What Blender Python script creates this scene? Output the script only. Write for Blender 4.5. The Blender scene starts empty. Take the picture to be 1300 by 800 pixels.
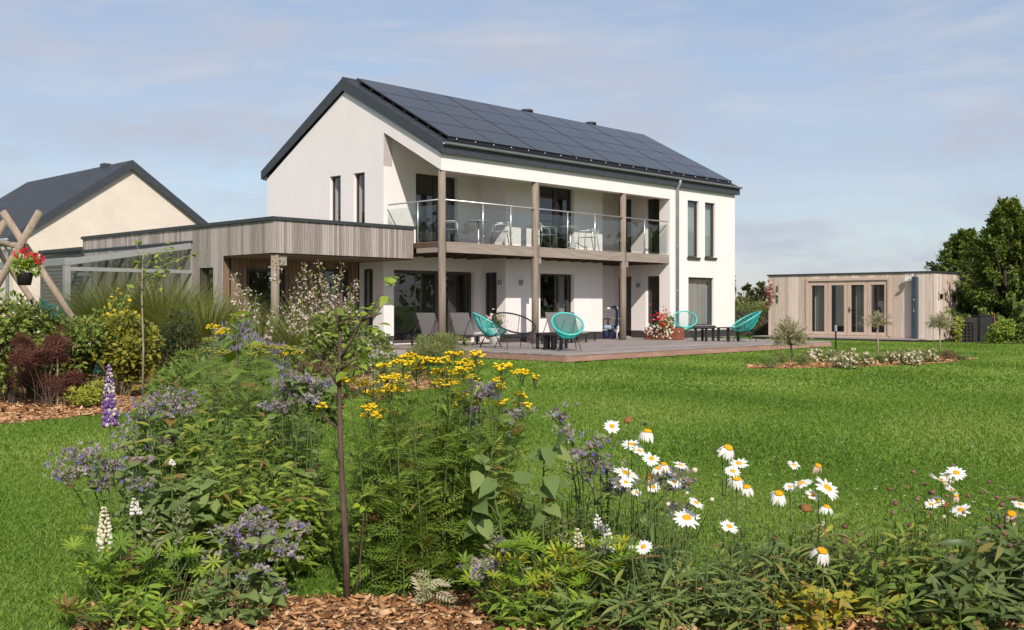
import bpy, bmesh, math, random
import numpy as np
from mathutils import Vector, Matrix
R = math.radians
random.seed(7); rng = np.random.default_rng(7)
S = bpy.context.scene
COL = S.collection

# ---------------------------------------------------------------- camera
cam_d = bpy.data.cameras.new('camera'); cam = bpy.data.objects.new('camera', cam_d); COL.objects.link(cam)
cam.location = (0, 0, 1.25); cam.rotation_euler = (R(90), 0, 0)
cam_d.sensor_width = 36; cam_d.lens = 36.33; cam_d.shift_y = -0.0092
cam_d.clip_end = 6000; cam_d.clip_start = .05
S.camera = cam
# ---------------------------------------------------------------- sky and sun
SUN = Vector((.267, -1.162, .95)).normalized()
SUN_EL = math.asin(SUN.z); SUN_ROT = math.atan2(SUN.x, SUN.y)
W = bpy.data.worlds.new('World'); S.world = W; W.use_nodes = True
nt = W.node_tree; nt.nodes.clear()
def wn(t, **k):
    n = nt.nodes.new(t)
    for a, b in k.items(): setattr(n, a, b)
    return n
sky = wn('ShaderNodeTexSky', sky_type='NISHITA', sun_disc=False, sun_elevation=SUN_EL, sun_rotation=SUN_ROT,
         altitude=100, air_density=1.0, dust_density=.8, ozone_density=2.0)
tc = wn('ShaderNodeTexCoord')
mp = wn('ShaderNodeMapping'); mp.inputs['Scale'].default_value = (2.2, 2.2, 9.5); mp.inputs['Location'].default_value = (3.1, .7, .4)
n1 = wn('ShaderNodeTexNoise'); n1.inputs['Scale'].default_value = 1.5; n1.inputs['Detail'].default_value = 7; n1.inputs['Roughness'].default_value = .56; n1.inputs['Distortion'].default_value = .25
r1 = wn('ShaderNodeValToRGB'); r1.color_ramp.elements[0].position = .10; r1.color_ramp.elements[1].position = .66
mp2 = wn('ShaderNodeMapping'); mp2.inputs['Scale'].default_value = (7, 7, 22); mp2.inputs['Location'].default_value = (1.3, 5.2, .2)
n2 = wn('ShaderNodeTexNoise'); n2.inputs['Scale'].default_value = 1.3; n2.inputs['Detail'].default_value = 6; n2.inputs['Roughness'].default_value = .55
r2 = wn('ShaderNodeValToRGB'); r2.color_ramp.elements[0].position = .50; r2.color_ramp.elements[1].position = .70
add = wn('ShaderNodeMath', operation='MULTIPLY_ADD'); add.inputs[1].default_value = .34
mulv = wn('ShaderNodeMath', operation='MULTIPLY'); mulv.inputs[1].default_value = .86
clampv = wn('ShaderNodeMath', operation='MINIMUM'); clampv.inputs[1].default_value = .93
mix = wn('ShaderNodeMix', data_type='RGBA')
mix.inputs['B'].default_value = (3.75, 4.05, 4.80, 1)
bgn = wn('ShaderNodeBackground'); bgn.inputs['Strength'].default_value = .138
wo = wn('ShaderNodeOutputWorld')
L = nt.links.new
L(tc.outputs['Generated'], mp.inputs['Vector']); L(mp.outputs[0], n1.inputs['Vector']); L(n1.outputs['Fac'], r1.inputs['Fac'])
L(tc.outputs['Generated'], mp2.inputs['Vector']); L(mp2.outputs[0], n2.inputs['Vector']); L(n2.outputs['Fac'], r2.inputs['Fac'])
L(r1.outputs['Color'], mulv.inputs[0]); L(r2.outputs['Color'], add.inputs[0]); L(mulv.outputs[0], add.inputs[2])
L(add.outputs[0], clampv.inputs[0]); L(clampv.outputs[0], mix.inputs['Factor'])
mix2 = wn('ShaderNodeMix', data_type='RGBA'); mix2.inputs['B'].default_value = (5.0, 5.0, 5.3, 1)
n3 = wn('ShaderNodeTexNoise'); n3.inputs['Scale'].default_value = 1.0; n3.inputs['Detail'].default_value = 8; n3.inputs['Roughness'].default_value = .62; n3.inputs['Distortion'].default_value = .6
mp3 = wn('ShaderNodeMapping'); mp3.inputs['Scale'].default_value = (5, 5, 26); mp3.inputs['Location'].default_value = (7.7, 2.2, 1.9)
r3 = wn('ShaderNodeValToRGB'); r3.color_ramp.elements[0].position = .50; r3.color_ramp.elements[1].position = .80; r3.color_ramp.elements[1].color = (.62, .62, .62, 1)
L(tc.outputs['Generated'], mp3.inputs['Vector']); L(mp3.outputs[0], n3.inputs['Vector']); L(n3.outputs['Fac'], r3.inputs['Fac']); L(r3.outputs['Color'], mix2.inputs['Factor'])
L(sky.outputs['Color'], mix.inputs['A']); L(mix.outputs['Result'], mix2.inputs['A']); L(mix2.outputs['Result'], bgn.inputs['Color']); L(bgn.outputs[0], wo.inputs[0])
sd = bpy.data.lights.new('sun', 'SUN'); sun = bpy.data.objects.new('sun', sd); COL.objects.link(sun)
sd.energy = 4.55; sd.angle = R(.53); sd.color = (1, .935, .85)
sun.rotation_euler = (-SUN).to_track_quat('-Z', 'Y').to_euler(); sun.location = (10, -30, 40)
S.view_settings.view_transform = 'Standard'; S.view_settings.look = 'None'; S.view_settings.exposure = 0; S.view_settings.gamma = 1
S.render.engine = 'CYCLES'; S.cycles.max_bounces = 8; S.cycles.transparent_max_bounces = 24

# ---------------------------------------------------------------- materials
def newmat(name):
    m = bpy.data.materials.new(name); m.use_nodes = True
    t = m.node_tree; t.nodes.clear()
    o = t.nodes.new('ShaderNodeOutputMaterial'); b = t.nodes.new('ShaderNodeBsdfPrincipled')
    t.links.new(b.outputs[0], o.inputs[0])
    return m, t, b, o
def N(t, typ, ins=None, **k):
    n = t.nodes.new(typ)
    for a, v in k.items(): setattr(n, a, v)
    for a, v in (ins or {}).items(): n.inputs[a].default_value = v
    return n
def c4(c): return (c[0], c[1], c[2], 1)
def ramp(t, stops):
    r = t.nodes.new('ShaderNodeValToRGB'); e = r.color_ramp.elements
    e[0].position, e[0].color = stops[0][0], c4(stops[0][1]); e[1].position, e[1].color = stops[-1][0], c4(stops[-1][1])
    for p_, c in stops[1:-1]:
        q = e.new(p_); q.color = c4(c)
    return r
def mottled(name, c1, c2, scale=8, rough=.7, spec=.3, bump=.0, bscale=60, stretch=(1, 1, 1), island=0.0, metal=0, c3=None):
    """Base colour between c1 and c2 by noise; 'island' adds a colour step for every separate piece of the mesh."""
    m, t, b, o = newmat(name)
    co = N(t, 'ShaderNodeTexCoord'); ma = N(t, 'ShaderNodeMapping', {'Scale': stretch})
    no = N(t, 'ShaderNodeTexNoise', {'Scale': scale, 'Detail': 6, 'Roughness': .6})
    t.links.new(co.outputs['Object'], ma.inputs[0]); t.links.new(ma.outputs[0], no.inputs['Vector'])
    fac = no.outputs['Fac']
    if island:
        ge = N(t, 'ShaderNodeNewGeometry'); mm = N(t, 'ShaderNodeMath', {1: .5}, operation='SUBTRACT')
        t.links.new(ge.outputs['Random Per Island'], mm.inputs[0])
        ml = N(t, 'ShaderNodeMath', {1: island}, operation='MULTIPLY_ADD'); t.links.new(mm.outputs[0], ml.inputs[0]); t.links.new(fac, ml.inputs[2])
        fac = ml.outputs[0]
    rp = ramp(t, [(.28, c1), (.72, c2)] if c3 is None else [(.22, c1), (.5, c3), (.78, c2)])
    t.links.new(fac, rp.inputs[0]); t.links.new(rp.outputs[0], b.inputs['Base Color'])
    b.inputs['Roughness'].default_value = rough; b.inputs['Specular IOR Level'].default_value = spec; b.inputs['Metallic'].default_value = metal
    if bump:
        n3 = N(t, 'ShaderNodeTexNoise', {'Scale': bscale, 'Detail': 5}); t.links.new(ma.outputs[0], n3.inputs['Vector'])
        bu = N(t, 'ShaderNodeBump', {'Strength': bump, 'Distance': .02}); t.links.new(n3.outputs['Fac'], bu.inputs['Height']); t.links.new(bu.outputs[0], b.inputs['Normal'])
    return m
def slate(name):
    m, t, b, o = newmat(name)
    co = N(t, 'ShaderNodeTexCoord')
    br = N(t, 'ShaderNodeTexBrick', {'Color1': (.034, .038, .046, 1), 'Color2': (.05, .055, .064, 1), 'Mortar': (.016, .018, .022, 1), 'Scale': 1.0,
        'Mortar Size': .008, 'Brick Width': .3, 'Row Height': .2, 'Bias': -.2})
    no = N(t, 'ShaderNodeTexNoise', {'Scale': 3.0, 'Detail': 5})
    t.links.new(co.outputs['Object'], br.inputs['Vector']); t.links.new(co.outputs['Object'], no.inputs['Vector'])
    mx = N(t, 'ShaderNodeMix', {'Factor': .35}, data_type='RGBA', blend_type='OVERLAY')
    t.links.new(br.outputs['Color'], mx.inputs['A']); t.links.new(no.outputs['Fac'], mx.inputs['B']); t.links.new(mx.outputs['Result'], b.inputs['Base Color'])
    bu = N(t, 'ShaderNodeBump', {'Strength': .5, 'Distance': .01}); t.links.new(br.outputs['Fac'], bu.inputs['Height']); bu.invert = True
    t.links.new(bu.outputs[0], b.inputs['Normal']); b.inputs['Roughness'].default_value = .55; b.inputs['Specular IOR Level'].default_value = .35
    return m
def solar(name):
    m, t, b, o = newmat(name)
    co = N(t, 'ShaderNodeTexCoord')
    br = N(t, 'ShaderNodeTexBrick', {'Color1': (.010, .012, .018, 1), 'Color2': (.012, .014, .021, 1), 'Mortar': (.02, .022, .028, 1), 'Scale': 1.0,
        'Mortar Size': .003, 'Brick Width': .16, 'Row Height': .16}, offset=0.0)
    t.links.new(co.outputs['Object'], br.inputs['Vector']); t.links.new(br.outputs['Color'], b.inputs['Base Color'])
    b.inputs['Roughness'].default_value = .2; b.inputs['Specular IOR Level'].default_value = .36
    return m
def glass(name, tint=(.9, .95, .93), refl=1.0, rough=0.02, f0=.05):
    m, t, b, o = newmat(name); t.nodes.remove(b)
    tr = N(t, 'ShaderNodeBsdfTransparent', {'Color': c4(tint)}); gl = N(t, 'ShaderNodeBsdfGlossy', {'Roughness': rough, 'Color': (refl, refl, refl, 1)})
    lw = N(t, 'ShaderNodeLayerWeight', {'Blend': .5}); po = N(t, 'ShaderNodeMath', {1: 4.0}, operation='POWER'); fr = N(t, 'ShaderNodeMath', {1: 1 - f0, 2: f0}, operation='MULTIPLY_ADD'); mx = N(t, 'ShaderNodeMixShader')
    t.links.new(lw.outputs['Facing'], po.inputs[0]); t.links.new(po.outputs[0], fr.inputs[0]); t.links.new(fr.outputs[0], mx.inputs[0]); t.links.new(tr.outputs[0], mx.inputs[1]); t.links.new(gl.outputs[0], mx.inputs[2]); t.links.new(mx.outputs[0], o.inputs[0])
    return m
def leafmat(name, stops, trans=.32, rough=.5, spec=.28, boost=1.5, brown=False):
    """stops: list of colours, picked per leaf by its 'rnd' attribute."""
    m, t, b, o = newmat(name)
    at = N(t, 'ShaderNodeAttribute', attribute_name='rnd')
    k = len(stops); top = .94 if brown else 1.0
    rp = ramp(t, [(i / (k - 1) * top, c) for i, c in enumerate(stops)] + ([(.965, (.24, .19, .05)), (1.0, (.20, .11, .04))] if brown else []))
    t.links.new(at.outputs['Fac'], rp.inputs[0]); t.links.new(rp.outputs[0], b.inputs['Base Color'])
    b.inputs['Roughness'].default_value = rough; b.inputs['Specular IOR Level'].default_value = spec
    if trans:
        tl = N(t, 'ShaderNodeBsdfTranslucent'); mx = N(t, 'ShaderNodeMixShader', {0: trans})
        mu = N(t, 'ShaderNodeMix', {'Factor': 1.0, 'B': (boost * 1.05, boost, boost * .55, 1)}, data_type='RGBA', blend_type='MULTIPLY')
        t.links.new(rp.outputs[0], mu.inputs['A']); t.links.new(mu.outputs['Result'], tl.inputs['Color'])
        t.links.new(b.outputs[0], mx.inputs[1]); t.links.new(tl.outputs[0], mx.inputs[2]); t.links.new(mx.outputs[0], o.inputs[0])
    return m
M = {}
M['render'] = mottled('white_render', (.825, .757, .73), (.87, .805, .775), 2.0, .9, .15, .18, 160, (1, 1, .3))
M['cream'] = mottled('cream_render', (.68, .58, .475), (.78, .69, .585), 1.1, .9, .15, .2, 120)
M['slate'] = slate('roof_slate')
M['fascia'] = mottled('slate_fascia', (.04, .046, .056), (.06, .066, .076), 7, .5, .4)
M['zinc'] = mottled('zinc_gutter', (.24, .25, .26), (.34, .35, .36), 4, .5, .5, metal=.2)
M['solar'] = solar('solar_glass')
M['pvframe'] = mottled('panel_frame_black', (.010, .010, .012), (.016, .016, .018), 5, .4, .5)
M['bolt'] = mottled('bolt_steel', (.6, .6, .6), (.7, .7, .7), 5, .35, .5, metal=.6)
M['frame'] = mottled('bronze_window_frame', (.055, .048, .044), (.075, .066, .06), 9, .5, .4)
M['pane'] = glass('window_glass', (.70, .73, .72), .9, .01, .10)
M['rail_glass'] = glass('railing_glass', (.90, .94, .93), .9, .01, .05)
M['steel'] = mottled('brushed_steel', (.55, .55, .54), (.68, .68, .67), 9, .35, .5, metal=.75)
M['clad'] = mottled('grey_larch_board', (.26, .218, .195), (.45, .39, .355), 3.2, .85, .15, .3, 26, (9, 9, .6), .55)
M['clad_dark'] = mottled('board_backing', (.05, .042, .038), (.07, .06, .05), 6, .9, .1)
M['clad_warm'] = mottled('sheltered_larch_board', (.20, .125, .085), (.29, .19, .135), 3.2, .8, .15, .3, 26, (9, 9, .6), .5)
M['post'] = mottled('weathered_post', (.20, .155, .12), (.36, .29, .235), 3, .85, .15, .5, 24, (8, 8, .5))
M['beam'] = mottled('weathered_beam', (.25, .20, .165), (.40, .335, .285), 3, .85, .15, .4, 24, (.6, 8, 8))
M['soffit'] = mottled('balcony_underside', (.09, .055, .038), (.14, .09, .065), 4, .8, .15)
M['deck'] = mottled('grey_deck_board', (.22, .185, .17), (.36, .315, .29), 3.0, .8, .2, .3, 20, (.6, 7, 7), .5)
M['deckedge'] = mottled('red_deck_edge', (.30, .165, .125), (.44, .27, .21), 2.6, .75, .2, .3, 20, (.8, 6, 6), .3)
M['plinth'] = mottled('dark_plinth', (.045, .038, .038), (.075, .064, .062), 10, .8, .2, .3, 60)
M['coping'] = mottled('black_roof_edge', (.035, .042, .042), (.055, .062, .062), 6, .45, .4)
M['alu'] = mottled('grey_aluminium', (.27, .265, .26), (.31, .305, .30), 5, .5, .4)
M['slatgrey'] = mottled('grey_shutter', (.13, .125, .12), (.18, .17, .165), 5, .7, .3)
M['shed'] = mottled('pink_larch_board', (.52, .405, .335), (.73, .61, .525), 2.6, .8, .15, .3, 26, (8, 8, .5), .62)
M['shedframe'] = mottled('shed_door_timber', (.46, .33, .265), (.60, .46, .375), 3, .7, .2, .2, 24, (8, 8, .8), .3)
M['black'] = mottled('black_metal', (.018, .018, .019), (.03, .03, .031), 8, .5, .4)
M['blackwood'] = mottled('dark_table_top', (.03, .028, .03), (.055, .05, .05), 8, .6, .3)
M['teal'] = mottled('teal_plastic', (.012, .36, .31), (.03, .46, .40), 12, .4, .45)
M['tealrim'] = mottled('teal_rim', (.05, .50, .44), (.09, .56, .50), 12, .4, .45)
def translucent(name, c1, c2, k):
    m = mottled(name, c1, c2, 90, .8, .2); t = m.node_tree; b = [n for n in t.nodes if n.type == 'BSDF_PRINCIPLED'][0]; o = [n for n in t.nodes if n.type == 'OUTPUT_MATERIAL'][0]
    tl = N(t, 'ShaderNodeBsdfTranslucent'); mx = N(t, 'ShaderNodeMixShader', {0: k})
    t.links.new(b.inputs['Base Color'].links[0].from_socket, tl.inputs['Color']); t.links.new(b.outputs[0], mx.inputs[1]); t.links.new(tl.outputs[0], mx.inputs[2]); t.links.new(mx.outputs[0], o.inputs[0])
    return m
M['mesh'] = translucent('taupe_mesh_cloth', (.74, .68, .64), (.80, .74, .70), .78)
M['blueT'] = mottled('anthracite_blue', (.035, .05, .07), (.05, .068, .09), 6, .4, .5)
M['log'] = mottled('pale_log', (.25, .185, .135), (.42, .33, .25), 2.5, .8, .2, .4, 22, (7, 7, .6))
M['terracotta'] = mottled('rusty_planter', (.19, .06, .035), (.30, .105, .065), 7, .8, .2)
M['greypot'] = mottled('grey_pot', (.26, .27, .29), (.36, .37, .39), 5, .7, .3)
M['white'] = mottled('white_lacquer', (.74, .74, .72), (.80, .80, .78), 6, .4, .4)
M['navy'] = mottled('navy_plastic', (.02, .035, .09), (.035, .05, .13), 6, .35, .5)
M['paleblue'] = mottled('pale_blue_plastic', (.35, .5, .62), (.45, .58, .70), 6, .5, .4)
M['curtain'] = mottled('grey_curtain', (.46, .42, .395), (.58, .53, .505), 3, .9, .1, 0, 1, (14, 14, .2))
M['blind'] = mottled('pale_blind', (.48, .53, .53), (.56, .60, .60), 2, .8, .1)
M['room'] = mottled('room_plaster', (.34, .30, .27), (.42, .38, .34), 2, .9, .1)
M['roomfloor'] = mottled('room_floor', (.16, .11, .075), (.24, .17, .12), 3, .5, .3, 0, 1, (1, 8, 1))
M['paving'] = mottled('grey_paving', (.30, .28, .27), (.38, .36, .345), 3, .85, .2, .2, 60)
M['bark'] = mottled('brown_bark', (.075, .045, .036), (.15, .10, .08), 9, .8, .2, .4, 50, (6, 6, 1))
M['bark_dark'] = mottled('dark_bark', (.05, .038, .03), (.10, .08, .06), 9, .85, .2, .4, 40, (5, 5, 1))
M['stem'] = mottled('green_stem', (.07, .11, .03), (.12, .17, .05), 7, .6, .3)
M['stem_brown'] = mottled('brown_stem', (.12, .09, .045), (.2, .16, .08), 7, .7, .3)
M['paletrunk'] = mottled('pale_trunk', (.22, .18, .135), (.36, .30, .23), 8, .8, .2)
M['tealslide'] = mottled('teal_slide', (.012, .10, .10), (.018, .13, .13), 3, .4, .4)

# ---------------------------------------------------------------- helpers
A = Vector((-1.818, 26.5, 0))
TH = math.atan2(1312, 1268)
CU, SU = math.cos(TH), math.sin(TH)
def HW(s, t, z=0): return Vector((A.x + s * CU - t * SU, A.y + s * SU + t * CU, z))
def H2(x, y):
    dx, dy = x - A.x, y - A.y; return dx * CU + dy * SU, -dx * SU + dy * CU
def at(px, py, d): return np.array([(px - 650) / 1312 * d, d, 1.25 + (388 - py) / 1312 * d])
def empty(name, loc=(0, 0, 0), rz=0, label=None, cat=None, group=None):
    o = bpy.data.objects.new(name, None); COL.objects.link(o); o.location = loc; o.rotation_euler = (0, 0, rz)
    o.empty_display_size = .1
    return tag(o, label, cat, group)
def tag(o, label=None, cat=None, group=None, kind=None):
    if label: o['label'] = label
    if cat: o['category'] = cat
    if group: o['group'] = group
    if kind: o['kind'] = kind
    return o
def obj(name, me, parent=None, mat=None):
    o = bpy.data.objects.new(name, me); COL.objects.link(o)
    if parent is not None: o.parent = parent
    if mat is not None: me.materials.append(mat)
    return o
class MB:
    def __init__(s): s.v = []; s.f = []
    def quad(s, a, b, c, d):
        n = len(s.v); s.v += [tuple(a), tuple(b), tuple(c), tuple(d)]; s.f.append((n, n + 1, n + 2, n + 3))
    def poly(s, pts):
        n = len(s.v); s.v += [tuple(p) for p in pts]; s.f.append(tuple(range(n, n + len(pts))))
    def hexa(s, p):
        n = len(s.v); s.v += [tuple(q) for q in p]
        for f in ((0, 3, 2, 1), (4, 5, 6, 7), (0, 1, 5, 4), (1, 2, 6, 5), (2, 3, 7, 6), (3, 0, 4, 7)): s.f.append(tuple(n + i for i in f))
        return s
    def box(s, x0, x1, y0, y1, z0, z1):
        return s.hexa([(x0, y0, z0), (x1, y0, z0), (x1, y1, z0), (x0, y1, z0), (x0, y0, z1), (x1, y0, z1), (x1, y1, z1), (x0, y1, z1)])
    def fbox(s, fn, a0, a1, b0, b1, d0, d1):
        return s.hexa([fn(a0, b0, d0), fn(a1, b0, d0), fn(a1, b1, d0), fn(a0, b1, d0), fn(a0, b0, d1), fn(a1, b0, d1), fn(a1, b1, d1), fn(a0, b1, d1)])
    def prism(s, pts0, pts1):
        n = len(s.v); k = len(pts0); s.v += [tuple(p) for p in pts0] + [tuple(p) for p in pts1]
        s.f.append(tuple(range(n + k - 1, n - 1, -1))); s.f.append(tuple(range(n + k, n + 2 * k)))
        for i in range(k):
            j = (i + 1) % k; s.f.append((n + i, n + j, n + k + j, n + k + i))
        return s
    def tube(s, pts, rad, n=6, cap=True, closed=False):
        P = [Vector(p) for p in pts]; k = len(P)
        rads = rad if hasattr(rad, '__len__') else [rad] * k
        base = len(s.v); prev = None
        for i, p in enumerate(P):
            d = (P[(i + 1) % k] - P[i - 1]) if closed else (P[min(i + 1, k - 1)] - P[max(i - 1, 0)])
            if d.length < 1e-9: d = Vector((0, 0, 1))
            d.normalize()
            if prev is None:
                prev = d.orthogonal().normalized()
            x = (prev - d * prev.dot(d))
            if x.length < 1e-6: x = d.orthogonal()
            x.normalize(); y = d.cross(x); prev = x
            for j in range(n):
                a = 2 * math.pi * j / n
                s.v.append(tuple(p + (x * math.cos(a) + y * math.sin(a)) * rads[i]))
        for i in range(k if closed else k - 1):
            for j in range(n):
                a = base + i * n + j; b = base + i * n + (j + 1) % n
                i2 = (i + 1) % k
                s.f.append((a, b, base + i2 * n + (j + 1) % n, base + i2 * n + j))
        if cap and not closed:
            s.f.append(tuple(base + j for j in range(n - 1, -1, -1))); s.f.append(tuple(base + (k - 1) * n + j for j in range(n)))
        return s
    def lathe(s, prof, n=12, c=(0, 0, 0)):
        return s.tube([(c[0], c[1], c[2] + z) for r, z in prof], [r for r, z in prof], n)
    def blob(s, c, r, seg=6, rings=4):
        n = len(s.v); cx, cy, cz = c
        rr = r if hasattr(r, '__len__') else (r, r, r)
        for i in range(rings + 1):
            th = math.pi * i / rings
            for j in range(seg):
                a = 2 * math.pi * j / seg
                s.v.append((cx + rr[0] * math.sin(th) * math.cos(a), cy + rr[1] * math.sin(th) * math.sin(a), cz + rr[2] * math.cos(th)))
        for i in range(rings):
            for j in range(seg):
                s.f.append((n + i * seg + j, n + i * seg + (j + 1) % seg, n + (i + 1) * seg + (j + 1) % seg, n + (i + 1) * seg + j))
        return s
    def build(s, name, mat, parent=None, smooth=False, bevel=0, kind=None, label=None):
        me = bpy.data.meshes.new(name); me.from_pydata(s.v, [], s.f); me.update()
        bm = bmesh.new(); bm.from_mesh(me); bmesh.ops.recalc_face_normals(bm, faces=bm.faces)
        if bevel: bmesh.ops.bevel(bm, geom=list(bm.edges), offset=bevel, segments=1, affect='EDGES')
        bm.to_mesh(me); bm.free()
        if smooth: me.polygons.foreach_set('use_smooth', [True] * len(me.polygons))
        o = obj(name, me, parent, mat)
        if kind: o['kind'] = kind
        if label: o['label'] = label
        return o
def holed(mb, fn, a0, a1, b0, b1, holes, th):
    """A wall with rectangular openings: outer skin, inner skin and reveals."""
    As = sorted({a0, a1, *[h[0] for h in holes], *[h[1] for h in holes]}); Bs = sorted({b0, b1, *[h[2] for h in holes], *[h[3] for h in holes]})
    As = [a for a in As if a0 <= a <= a1]; Bs = [b for b in Bs if b0 <= b <= b1]
    for i in range(len(As) - 1):
        for j in range(len(Bs) - 1):
            ca, cb = (As[i] + As[i + 1]) / 2, (Bs[j] + Bs[j + 1]) / 2
            if any(h[0] < ca < h[1] and h[2] < cb < h[3] for h in holes): continue
            for d in (0, -th):
                mb.quad(fn(As[i], Bs[j], d), fn(As[i + 1], Bs[j], d), fn(As[i + 1], Bs[j + 1], d), fn(As[i], Bs[j + 1], d))
    for h in holes:
        for (p, q) in (((h[0], h[2]), (h[1], h[2])), ((h[1], h[2]), (h[1], h[3])), ((h[1], h[3]), (h[0], h[3])), ((h[0], h[3]), (h[0], h[2]))):
            mb.quad(fn(p[0], p[1], 0), fn(q[0], q[1], 0), fn(q[0], q[1], -th), fn(p[0], p[1], -th))
def boards(mb, fn, a0, a1, b0, b1, w, gap, d0, d1, holes=()):
    n = max(1, round((a1 - a0) / w)); w = (a1 - a0) / n
    for i in range(n):
        x0, x1 = a0 + i * w + gap / 2, a0 + (i + 1) * w - gap / 2
        segs = [(b0, b1)]
        for h in holes:
            if x1 > h[0] and x0 < h[1]:
                new = []
                for (p, q) in segs:
                    if h[2] > p: new.append((p, min(q, h[2])))
                    if h[3] < q: new.append((max(p, h[3]), q))
                    if h[2] >= q or h[3] <= p: new = [(p, q)]
                segs = [g for g in new if g[1] - g[0] > .01]
        dd = d1 + random.uniform(-.002, .002)
        for (p, q) in segs: mb.fbox(fn, x0, x1, p, q, d0, dd)
def window(parent, fn, a0, a1, b0, b1, mull=(), fw=.06, ins=.13, mat='frame', name='window', sill=None, trans=()):
    mb = MB(); g = .002
    f0, f1 = -ins - .06, -ins
    mb.fbox(fn, a0 + g, a0 + fw, b0 + g, b1 - g, f0, f1); mb.fbox(fn, a1 - fw, a1 - g, b0 + g, b1 - g, f0, f1)
    mb.fbox(fn, a0 + fw, a1 - fw, b0 + g, b0 + fw, f0, f1); mb.fbox(fn, a0 + fw, a1 - fw, b1 - fw, b1 - g, f0, f1)
    for m in mull: mb.fbox(fn, m - fw * .8, m + fw * .8, b0 + fw, b1 - fw, f0 + .005, f1 + .004)
    for q in trans: mb.fbox(fn, a0 + fw, a1 - fw, q - .03, q + .03, f0 + .005, f1 - .004)
    w = mb.build(name, M[mat], parent)
    ed = [a0 + fw] + [x for m in mull for x in (m - fw * .8, m + fw * .8)] + [a1 - fw]
    for i in range(0, len(ed), 2):
        p = MB(); p.quad(fn(ed[i], b0 + fw, -ins - .03), fn(ed[i + 1], b0 + fw, -ins - .03), fn(ed[i + 1], b1 - fw, -ins - .03), fn(ed[i], b1 - fw, -ins - .03))
        p.build('pane', M['pane'], w)
    if sill: MB().fbox(fn, a0 - .04, a1 + .04, b0 - .075, b0 - .003, -.1, sill).build('sill', M['plinth'], w)
    return w
def bez(p0, p1, p2, n=6):
    p0, p1, p2 = map(np.array, (p0, p1, p2)); out = []
    for i in range(n + 1):
        u = i / n; out.append(tuple((1 - u) ** 2 * p0 + 2 * u * (1 - u) * p1 + u * u * p2))
    return out
# ---------------------------------------------------------------- ground
def terrain():
    xs = np.concatenate([np.linspace(-1500, -60, 16), np.linspace(-50, 60, 23), np.linspace(75, 1500, 16)])
    ys = np.concatenate([np.linspace(-300, -20, 5), np.linspace(-10, 60, 15), np.linspace(80, 400, 17), np.linspace(450, 2500, 14)])
    V = []; F = []
    for y in ys:
        for x in xs:
            z = 0.0
            if y > 70: z = 4.6 * (1 - math.exp(-((y - 70) / 190) ** 2)) + .7 * math.sin(x / 140) * min(1, (y - 70) / 300)
            V.append((x, y, z))
    n = len(xs)
    for j in range(len(ys) - 1):
        for i in range(n - 1): F.append((j * n + i, j * n + i + 1, (j + 1) * n + i + 1, (j + 1) * n + i))
    me = bpy.data.meshes.new('lawn'); me.from_pydata(V, [], F); me.update()
    m, t, b, o = newmat('lawn_ground')
    co = N(t, 'ShaderNodeTexCoord')
    a = N(t, 'ShaderNodeTexNoise', {'Scale': .55, 'Detail': 5, 'Roughness': .6}); q = N(t, 'ShaderNodeTexNoise', {'Scale': 26, 'Detail': 6, 'Roughness': .75})
    for n_ in (a, q): t.links.new(co.outputs['Object'], n_.inputs['Vector'])
    mx = N(t, 'ShaderNodeMath', {1: .45}, operation='MULTIPLY_ADD'); t.links.new(a.outputs['Fac'], mx.inputs[0])
    m2 = N(t, 'ShaderNodeMath', {1: .6}, operation='MULTIPLY'); t.links.new(q.outputs['Fac'], m2.inputs[0]); t.links.new(m2.outputs[0], mx.inputs[2])
    rp = ramp(t, [(.34, (.040, .086, .014)), (.5, (.084, .160, .026)), (.68, (.135, .225, .05))])
    t.links.new(mx.outputs[0], rp.inputs[0])
    # far fields: a paler stubble crop beyond the garden
    sx = N(t, 'ShaderNodeSeparateXYZ'); t.links.new(co.outputs['Object'], sx.inputs[0])
    mr = N(t, 'ShaderNodeMapRange', {'From Min': 175, 'From Max': 185}); t.links.new(sx.outputs['Y'], mr.inputs['Value'])
    mc = N(t, 'ShaderNodeMix', {'B': (.34, .28, .16, 1)}, data_type='RGBA'); t.links.new(mr.outputs[0], mc.inputs['Factor'])
    t.links.new(rp.outputs[0], mc.inputs['A']); t.links.new(mc.outputs['Result'], b.inputs['Base Color'])
    b.inputs['Roughness'].default_value = .9; b.inputs['Specular IOR Level'].default_value = .1
    bu = N(t, 'ShaderNodeBump', {'Strength': .8, 'Distance': .03}); t.links.new(q.outputs['Fac'], bu.inputs['Height']); t.links.new(bu.outputs[0], b.inputs['Normal'])
    tag(obj('lawn', me, None, m), kind='structure')
terrain()

# ---------------------------------------------------------------- white house
house = empty('white_house', A, TH, 'white rendered two storey house with dark slate roof and a loggia balcony', 'house')
TR, SRT, SB0, SB1, TB, LEN, WID = 2.33, 10.03, 3.645, 8.09, 1.25, 13.95, 8.05
def front(t): return lambda a, b, d: (a, t - d, b)
def left(s): return lambda a, b, d: (s - d, a, b)
fA, fT, fB, fS0, fSB, fSR = front(0), front(TR), front(TB), left(0), left(SB0), left(SRT)
Z0, ZB, ZE = .16, 4.73, 5.17
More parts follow.
